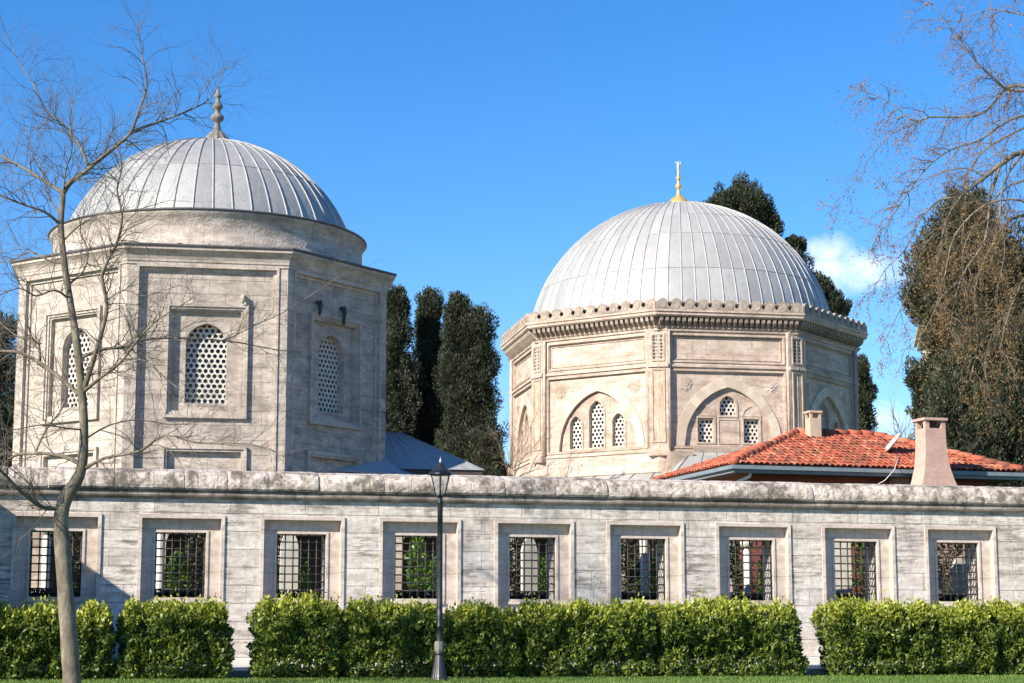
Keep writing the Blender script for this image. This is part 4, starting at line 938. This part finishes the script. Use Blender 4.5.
# ------------------------------------------------------------------ clipped laurel hedge by the path
def hedge(s0, s1, label, h=1.34, rnd=.16):
    sc_ = (s0 + s1) / 2; t = thing('hedge', label, 'hedge', WT(sc_, 3.3, -.74), WA, 'clipped laurel hedge blocks by the pavement')
    l = s1 - s0; wd = .95; area = l * h * 2 + l * wd + 2 * wd * h; n = int(area * 1350); zb = -.70
    # sample on box surface then round the corners
    u = rng.uniform(0, 1, (n, 3)) * 2 - 1; fc = rng.choice(5, n, p=np.array([l * h * 1.5, l * h * .6, l * wd * 1.3, wd * h, wd * h]) / (l * h * 2.1 + l * wd * 1.3 + 2 * wd * h))
    u[fc == 0, 1] = -1; u[fc == 1, 1] = 1; u[fc == 2, 2] = 1; u[fc == 3, 0] = -1; u[fc == 4, 0] = 1
    hx, hy, hz = l / 2, wd / 2, h / 2; P = u * [hx, hy, hz]; rr = .34
    inner = np.clip(P, [-hx + rr, -hy + rr, -hz], [hx - rr, hy - rr, hz - rr]); dv = P - inner; dl = np.linalg.norm(dv, axis=1)[:, None] + 1e-6
    nrm = dv / dl; P = inner + nrm * np.minimum(dl, rr)
    sx = P[:, 0] + sc_
    nz_ = np.array([(mnoise((a * 1.7, b * 2, c * 1.9 + 9)), mnoise((a * 4.6, b * 4 + 7, c * 4.6)), mnoise((a * 10, b * 9, c * 10 + 3))) for a, b, c in zip(sx, P[:, 1], P[:, 2])])
    amp = .20 * nz_[:, 0] + .14 * nz_[:, 1] + .07 * nz_[:, 2] - .02
    depth = rng.exponential(.09, n) - .02; P = P + nrm * (amp - depth)[:, None]
    P[:, 2] += np.array([.16 * mnoise((a * .9, 3.3, 0)) for a in sx]) * np.clip(P[:, 2] / hz + .2, 0, 1)
    # a few sprigs above
    upm = (nrm[:, 2] > .6); P[upm, 2] += rng.exponential(.03, upm.sum()) + np.where(rng.uniform(size=upm.sum()) < .06, rng.uniform(.03, .16, upm.sum()), 0) 
    # thinner, raggeder foot
    low = P[:, 2] < -hz + .14; keep = ~(low & (rng.uniform(size=n) < .35)); P, nrm = P[keep], nrm[keep]; n = len(P)
    zl = P[:, 2].copy(); P[:, 2] += zb + hz
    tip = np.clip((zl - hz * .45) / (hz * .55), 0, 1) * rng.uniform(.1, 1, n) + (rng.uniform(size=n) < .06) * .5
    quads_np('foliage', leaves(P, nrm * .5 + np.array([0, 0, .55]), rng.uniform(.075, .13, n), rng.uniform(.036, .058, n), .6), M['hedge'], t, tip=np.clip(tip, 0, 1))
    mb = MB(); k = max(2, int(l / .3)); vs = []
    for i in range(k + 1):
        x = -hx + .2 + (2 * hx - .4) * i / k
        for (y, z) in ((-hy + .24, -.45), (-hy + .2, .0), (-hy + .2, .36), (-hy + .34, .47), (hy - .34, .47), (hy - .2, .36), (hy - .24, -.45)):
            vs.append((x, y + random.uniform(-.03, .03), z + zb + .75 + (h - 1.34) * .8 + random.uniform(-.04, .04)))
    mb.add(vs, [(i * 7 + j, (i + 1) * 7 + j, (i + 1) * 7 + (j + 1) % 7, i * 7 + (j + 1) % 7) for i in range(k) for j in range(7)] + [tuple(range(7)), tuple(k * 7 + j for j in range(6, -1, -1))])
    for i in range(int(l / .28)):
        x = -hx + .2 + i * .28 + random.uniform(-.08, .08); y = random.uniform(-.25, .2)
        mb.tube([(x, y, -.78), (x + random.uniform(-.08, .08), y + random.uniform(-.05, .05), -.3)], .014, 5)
    mb.build('dark_core', M['cypcore'], t)  # stems plus a solid dark core painted as shade in the gaps
# s for an image column at the hedge front
def s_at(u, t_=3.5):
    k = (u - 512) / 1900 * 1.0; # X = k*Y
    # X = W0x + s c + t si ; Y = W0y + s si - t c
    c, si = cos(WA), sin(WA); return (k * (W0[1] - t_ * c) - W0[0] - t_ * si) / (c - k * si)
for (ua, ub, lb, h) in ((-90, 76, 'clipped hedge block at the left edge behind the bare tree trunk', 1.28), (77, 118, 'narrow hedge block just right of the bare tree trunk', 1.24), (124, 232, 'hedge block between the bare tree and the first gap to the pavement', 1.34),
                       (258, 346, 'tallest leafy hedge block right after the left gap, below the third window', 1.42), (342, 448, 'hedge block ending behind the lamp post', 1.36), (445, 523, 'hedge block just right of the lamp post', 1.26), (519, 657, 'hedge block below the fifth and sixth windows', 1.33),
                       (652, 798, 'hedge block ending at the right gap, below the seventh window', 1.37), (823, 930, 'hedge block right after the right gap, below the eighth window', 1.34), (927, 990, 'hedge block below the rightmost window', 1.30), (988, 1100, 'hedge block at the right edge of the picture', 1.38)):
    hedge(s_at(ua), s_at(ub), lb, h)

# ------------------------------------------------------------------ street lamp
lp = thing('street_lamp', 'black cast iron lamp post with a tapered glass lantern standing in front of the hedge', 'street lamp', (-1.40, 37.1, -.77))
z = -.77
mb = MB(); mb.lathe([(.175, z), (.178, z + .04), (.16, z + .06), (.145, z + .12), (.115, z + .28), (.088, z + .46), (.078, z + .50)], 48, 0, 0, None, True, .10, 14)
mb.lathe([(.085, z + .49), (.10, z + .51), (.10, z + .545), (.08, z + .56)], 20); mb.build('base', M['lampiron'], lp)
mb = MB(); mb.lathe([(.082, z + .56), (.092, z + .60), (.095, z + .68), (.085, z + .74), (.07, z + .76)], 24, 0, 0, None, True, .2, 10); tag(mb.build('collar', M['finial'], lp), 'worn pale collar')
mb = MB(); mb.lathe([(.07, z + .75), (.062, z + .80), (.06, z + 1.0), (.068, z + 1.01), (.068, z + 1.04), (.058, z + 1.06), (.055, z + 1.8), (.052, z + 3.38), (.06, z + 3.40), (.075, z + 3.44), (.045, z + 3.47), (.04, z + 3.55)], 16); mb.build('pole', M['lampiron'], lp)
fr = MB(); gl = MB(); zb_, zt_ = z + 3.56, z + 3.97
for k in range(6):
    a, b = 2 * pi * k / 6, 2 * pi * (k + 1) / 6; P = lambda r, q, zz: (r * sin(q), -r * cos(q), zz)
    fr.tube([P(.10, a, zb_), P(.205, a, zt_)], .011, 5); fr.tube([P(.10, a, zb_), P(.10, b, zb_)], .011, 5); fr.tube([P(.205, a, zt_), P(.205, b, zt_)], .013, 5)
    gl.quad(P(.098, a, zb_), P(.098, b, zb_), P(.20, b, zt_), P(.20, a, zt_))
fr.lathe([(.03, z + 3.52), (.07, z + 3.53), (.105, zb_), (.0, zb_ + .005)], 12); fr.tube([(0, 0, zb_), (0, 0, zb_ + .12)], .02, 6)
ln_ = fr.build('lantern', M['lampiron'], lp); gl.build('glass', M['lampglass'], ln_)
mb = MB(); mb.lathe([(.24, zt_ + .0), (.235, zt_ + .025), (.15, zt_ + .11), (.10, zt_ + .155), (.07, zt_ + .17), (.075, zt_ + .195), (.05, zt_ + .225), (.02, zt_ + .24)], 12, smooth=False); mb.build('lantern_roof', M['lampiron'], lp)
mb = MB(); mb.lathe([(.012, zt_ + .24), (.022, zt_ + .26), (.022, zt_ + .28), (.008, zt_ + .31), (.001, zt_ + .36)], 8); mb.build('finial', M['white'], lp)

# ------------------------------------------------------------------ bare trees
def smooth_path(pts, k=3):
    out = []; n = len(pts)
    for i in range(n - 1):
        p0, p1, p2, p3 = pts[max(i - 1, 0)], pts[i], pts[i + 1], pts[min(i + 2, n - 1)]
        for j in range(k):
            t = j / k; out.append(tuple(.5 * (2 * p1[a] + (p2[a] - p0[a]) * t + (2 * p0[a] - 5 * p1[a] + 4 * p2[a] - p3[a]) * t * t + (-p0[a] + 3 * p1[a] - 3 * p2[a] + p3[a]) * t ** 3) for a in range(3)))
    out.append(tuple(pts[-1])); return out
def twigs(mb, p, d, length, r, depth, grav, buds, spread=.7, seg=5, wob=.22):
    p = Vector(p); d = Vector(d).normalized(); pts = [p.copy()]; rad = [r]; step = length / seg
    for i in range(seg):
        d = (d + Vector((random.gauss(0, wob), random.gauss(0, wob), random.gauss(0, wob) + grav))).normalized(); p = p + d * step; pts.append(p.copy()); rad.append(r * (1 - .75 * (i + 1) / seg))
        if depth > 0 and i > 0 or (depth > 1):
            for _ in range(random.choice((1, 1, 2)) if depth > 1 else random.choice((0, 1, 1))):
                q = Vector((random.gauss(0, 1), random.gauss(0, 1), random.gauss(0, 1))); q = (q - d * q.dot(d)).normalized()
                twigs(mb, p, d + q * spread * random.uniform(.6, 1.3), length * random.uniform(.45, .7), r * (1 - .6 * (i + 1) / seg) * .65, depth - 1, grav, buds, spread, max(3, seg - 1), wob)
        if buds is not None and depth <= 1 and random.random() < .5: buds.append(tuple(p))
    mb.tube(pts, rad, 4 if r > .008 else 3, False)
def px_pt(u, v, Y):   # a point seen along image column u, row v at distance Y
    a = (u - 512) / 1900; b = (341.5 - v) / 1900; p = math.atan(299 / 1900); k = Y / (cos(p) - b * sin(p)); return (k * a, Y, k * (sin(p) + b * cos(p)))
LT = thing('bare_tree', 'leafless young plane tree with spreading limbs in front of the grey mausoleum', 'tree', (-7.45, 32.6, -1.0)); B0 = Vector((-7.45, 32.6, 0))
def loc_(u, v, Y): q = px_pt(u, v, Y); return (q[0] - B0.x, q[1] - B0.y, q[2])
YT = 32.6
trunk = [(73, 700, 0), (72, 683, 0), (69, 640, 0), (66, 600, 0), (63, 555, 0), (61, 520, 0), (65, 500, 0), (76, 482, 0), (82, 465, 0), (84, 430, 0), (82, 395, 0), (77, 345, 0), (70, 300, .1), (65, 268, .1), (61, 228, .2), (63, 193, .2)]
limbs = [  # pixel polyline with offset in depth, start radius, end radius
    ([(60, 508, 0), (48, 508, -.1), (38, 505, -.2), (19, 490, -.5), (0, 470, -.8), (-25, 455, -1.1)], .055, .02),
    ([(82, 465, 0), (63, 456, .2), (35, 453, .5), (14, 456, .8), (0, 467, 1.0), (-20, 475, 1.2)], .055, .015),
    ([(35, 453, .5), (46, 430, .6), (60, 412, .7), (66, 398, .8)], .028, .01),
    ([(84, 469, 0), (105, 458, -.2), (140, 451, -.5), (165, 435, -.8), (199, 443, -1.1), (249, 444, -1.4), (275, 452, -1.6)], .04, .008),
    ([(82, 396, 0), (77, 392, .1), (46, 367, .4), (21, 353, .8), (0, 351, 1.0), (-22, 348, 1.3)], .06, .02),
    ([(40, 361, .5), (39, 345, .5), (33, 339, .6), (18, 337, .8), (0, 322, 1)], .03, .01),
    ([(82, 395, 0), (92, 365, -.1), (102, 331, -.3), (107, 305, -.4), (102, 278, -.5), (107, 262, -.6), (118, 240, -.6), (122, 215, -.7), (117, 190, -.8), (122, 165, -.9), (115, 140, -1.0)], .062, .01),
    ([(83, 392, 0), (100, 378, -.3), (120, 363, -.6), (140, 337, -1.0), (160, 318, -1.3), (190, 300, -1.5)], .045, .008),
    ([(82, 357, 0), (105, 349, .2), (127, 347, .4), (140, 340, .6), (175, 338, .8), (228, 341, 1.1), (272, 349, 1.3), (300, 352, 1.5)], .042, .006),
    ([(212, 341, 1), (228, 339, 1), (255, 325, 1.1), (284, 312, 1.2), (334, 280, 1.4), (352, 268, 1.5)], .016, .004),
    ([(120, 359, -.2), (146, 361, -.3), (165, 378, -.4), (183, 391, -.5), (200, 398, -.5)], .02, .006),
    ([(63, 193, .2), (70, 183, .2), (82, 174, .1), (103, 157, 0), (120, 143, -.1), (131, 132, -.1), (140, 108, -.2), (147, 85, -.2), (142, 55, -.3), (138, 30, -.3)], .068, .008),
    ([(131, 132, -.1), (150, 125, 0), (167, 119, .2), (190, 110, .4), (207, 101, .5), (217, 88, .6), (224, 70, .6)], .036, .005),
    ([(63, 193, .2), (55, 188, .3), (38, 177, .5), (18, 165, .7), (0, 156, .9), (-20, 148, 1.1)], .045, .015),
    ([(88, 165, .1), (82, 150, .2), (74, 136, .3), (60, 122, .4), (46, 110, .5), (33, 84, .6), (17, 58, .8), (8, 35, .9)], .034, .006),
    ([(61, 225, .2), (45, 212, 0), (25, 205, -.2), (0, 195, -.4), (-18, 185, -.5)], .035, .01),
    ([(66, 262, .1), (52, 262, .3), (30, 252, .5), (8, 262, .7), (-15, 262, .9)], .028, .008),
    ([(70, 300, .1), (55, 290, -.1), (36, 296, -.3), (18, 288, -.5), (-10, 300, -.7)], .028, .008),
    ([(68, 285, .1), (84, 270, .3), (88, 250, .5), (80, 230, .5), (86, 205, .6)], .025, .006),
    ([(64, 240, .2), (80, 225, 0), (100, 215, -.2), (135, 210, -.4), (170, 200, -.5)], .022, .005),
    ([(84, 430, 0), (65, 428, -.3), (40, 425, -.6), (10, 430, -.9), (-10, 425, -1)], .022, .006),
    ([(84, 440, 0), (110, 425, .3), (140, 420, .6), (175, 425, .9), (210, 420, 1)], .020, .005),
    ([(61, 215, .2), (48, 195, .4), (40, 165, .5), (28, 140, .6), (22, 110, .7)], .022, .005),
    ([(107, 300, -.4), (125, 290, -.5), (145, 296, -.6), (180, 285, -.7)], .018, .005),
    ([(63, 195, .2), (66, 170, 0), (72, 148, -.2), (70, 115, -.3), (78, 85, -.3)], .022, .005),
]
tb = MB(); tp = smooth_path([loc_(u, v, YT + d) for (u, v, d) in trunk], 3); m = len(tp)
rad = [np.interp(i / (m - 1), [0, .12, .33, .42, .5, .6, .8, 1], [.158, .145, .128, .118, .098, .078, .060, .050]) for i in range(m)]
rad = [r * random.uniform(.95, 1.05) for r in rad]; tb.tube(tp, rad, 12)
tb.build('trunk', M['bark'], LT)
tw = MB()
for (pl, ra, rb) in limbs:
    sp_ = smooth_path([loc_(u, v, YT + d) for (u, v, d) in pl], 3); m = len(sp_); lb = MB()
    ra *= .86; lb.tube(sp_, [ra + (rb - ra) * (i / (m - 1)) ** .8 for i in range(m)], 7)
    lb.build('branch', M['bark'], LT)
    for i in range(2, m):
        for _ in range(2 if i < m - 1 else 3):
            if random.random() < .12: continue
            d = Vector(sp_[i]) - Vector(sp_[i - 1]); d.normalize(); q = Vector((random.gauss(0, 1), random.gauss(0, 1), random.gauss(.25, 1))); q = (q - d * q.dot(d)).normalized()
            r = min(.012, (ra + (rb - ra) * i / m) * .5)
            twigs(tw, sp_[i], d * .8 + q * .8, random.uniform(.5, 1.25), r * .9, 2 if random.random() < .7 else 1, .0, None, .7, 5, .26)
tw.build('twigs', M['twig'], LT)

# overhanging leafless tree at the right, trunk outside the frame
RT = thing('bare_tree', 'leafless tree with drooping brown twigs hanging in from the right edge', 'tree', (12.6, 40.0, -.9)); B0 = Vector((12.6, 40.0, 0)); YT = 40.0
tb = MB(); tb.tube(smooth_path([(0, 0, -.95), (-.1, 0, 2), (.1, 0, 5), (0, .1, 8), (.2, 0, 10.5), (.1, 0, 13.5)], 4), [.34, .33, .32, .31, .30, .30, .29, .29, .28, .27, .26, .25, .24, .22, .2, .18, .15, .12, .1, .08, .06][:21], 12); tb.build('trunk', M['bark'], RT)
rl = [
    ([(1105, 215, 0), (1060, 165, -.1), (1024, 152, -.2), (1000, 165, -.3), (985, 177, -.4), (960, 198, -.5), (945, 225, -.5), (940, 260, -.6)], .085, .02),
    ([(1100, 150, 0), (1060, 92, .1), (1024, 86, .2), (1005, 89, .3), (985, 112, .4), (960, 117, .5), (929, 117, .6), (914, 121, .6), (889, 102, .7), (862, 90, .7)], .05, .007),
    ([(1100, 130, 0), (1050, 95, -.3), (1010, 90, -.3), (995, 79, -.4), (976, 62, -.5), (954, 31, -.6), (925, -5, -.7)], .04, .008),
    ([(929, 117, .6), (905, 128, .6), (889, 136, .6), (870, 158, .7), (856, 179, .7), (845, 195, .8), (836, 208, .8)], .014, .004),
    ([(1000, 165, -.3), (990, 200, -.5), (985, 240, -.7), (960, 280, -.9), (950, 330, -1)], .04, .012),
    ([(1080, 230, 0), (1030, 215, .3), (1005, 225, .5), (990, 250, .7), (975, 290, .9), (978, 340, 1.0), (970, 380, 1)], .045, .012),
    ([(960, 198, -.5), (940, 200, -.4), (920, 220, -.3), (905, 250, -.3), (885, 270, -.2), (868, 300, -.2)], .025, .005),
    ([(1090, 180, 0), (1040, 120, -.8), (1010, 120, -1), (980, 140, -1.1), (950, 150, -1.2), (925, 170, -1.3), (900, 205, -1.4), (880, 235, -1.4)], .035, .006),
    ([(945, 225, -.5), (925, 245, -.4), (915, 275, -.3), (900, 310, -.2), (880, 350, -.1)], .022, .006),
    ([(1100, 260, 0), (1060, 250, -.5), (1030, 270, -.7), (1010, 310, -.8), (1000, 350, -.9)], .04, .012),
    ([(1090, 60, 0), (1050, 25, .3), (1010, 12, .5), (985, 10, .6), (960, 22, .7)], .03, .006),
    ([(1090, 20, 0), (1045, -15, .2), (1015, -20, .3), (990, 0, .4), (1002, 40, .4)], .03, .005),
    ([(1040, 120, .5), (1010, 135, .5), (985, 150, .4), (968, 175, .4), (965, 215, .3)], .03, .01),
    ([(985, 177, -.4), (965, 168, -.3), (935, 175, -.2), (910, 190, 0), (890, 195, .1)], .02, .005),
    ([(1024, 152, -.6), (1005, 180, -.9), (1000, 215, -1.1), (1005, 250, -1.2), (995, 300, -1.2)], .03, .008),
    ([(1040, 215, -.6), (1020, 200, -.9), (985, 205, -1.1), (955, 235, -1.2), (945, 275, -1.2), (935, 310, -1.2)], .03, .008),
    ([(1060, 300, 0), (1030, 300, .2), (1000, 320, .4), (985, 360, .5), (990, 400, .5)], .03, .008),
    ([(1050, 180, .9), (1010, 185, .9), (975, 225, .9), (962, 260, .9), (970, 310, .9)], .03, .008),
    ([(960, 280, -.9), (940, 300, -.9), (925, 330, -.8), (905, 350, -.8)], .016, .005),
]
tw = MB(); buds = []; random.seed(21)
for (pl, ra, rb) in rl:
    sp_ = smooth_path([loc_(u, v, YT + d) for (u, v, d) in pl], 3); m = len(sp_); lb = MB()
    lb.tube(sp_, [ra + (rb - ra) * (i / (m - 1)) ** .8 for i in range(m)], 7); lb.build('branch', M['bark'], RT)
    for i in range(3, m):
        if sp_[i][0] > .2: continue
        for _ in range(2 if ra > .03 else 1):
            d = Vector(sp_[i]) - Vector(sp_[i - 1]); d.normalize(); q = Vector((random.gauss(-.1, 1), random.gauss(0, 1), random.gauss(-.2, 1))); q = (q - d * q.dot(d)).normalized()
            twigs(tw, sp_[i], d * .6 + q * .8, random.uniform(.5, .95) * (.75 if sp_[i][0] < -3.5 else 1.15), min(.011, ra * .4), 2, -.13, buds, .6)
tw.build('twigs', M['twigR'], RT)
bp = np.array(buds); bp = bp[rng.uniform(size=len(bp)) < np.where(bp[:, 2] > 8.3, .42, .85)]; rp = np.repeat(bp, 2, 0); rp = rp + rng.normal(size=rp.shape) * .03
quads_np('buds', leaves(rp, np.tile([0, 0, -1.], (len(rp), 1)), rng.uniform(.03, .06, len(rp)), .024, .8), M['drybud'], RT)

# two little leafless shrubs far behind
for (u, v, Y, h, lb, sd) in ((900, 440, 60, 1.6, 'small leafless tree behind the tiled roof beside the pink chimney', 3), (508, 478, 72, 3.2, 'leafless shrub between the twin-topped cypress and the cream mausoleum', 5)):
    random.seed(sd); x, y, zt = px_pt(u, v, Y); t = thing('bare_tree', lb, 'tree', (x, y, YZ), 0, 'small leafless trees behind'); mb = MB(); mb.tube([(0, 0, YZ), (.05, 0, (zt + YZ) / 2), (0, 0, zt)], [.07, .05, .035], 6); mb.build('trunk', M['bark'], t)
    mb = MB()
    for i in range(9): twigs(mb, (0, 0, zt - .3 * (i % 3)), (random.uniform(-1, 1) * .8, random.uniform(-.5, .5), 1), h * random.uniform(.6, .9), .02, 2, .03, None, .6)
    mb.build('twigs', M['twigR'], t)

for o in bpy.data.objects:
    if '_zb' in o: del o['_zb']
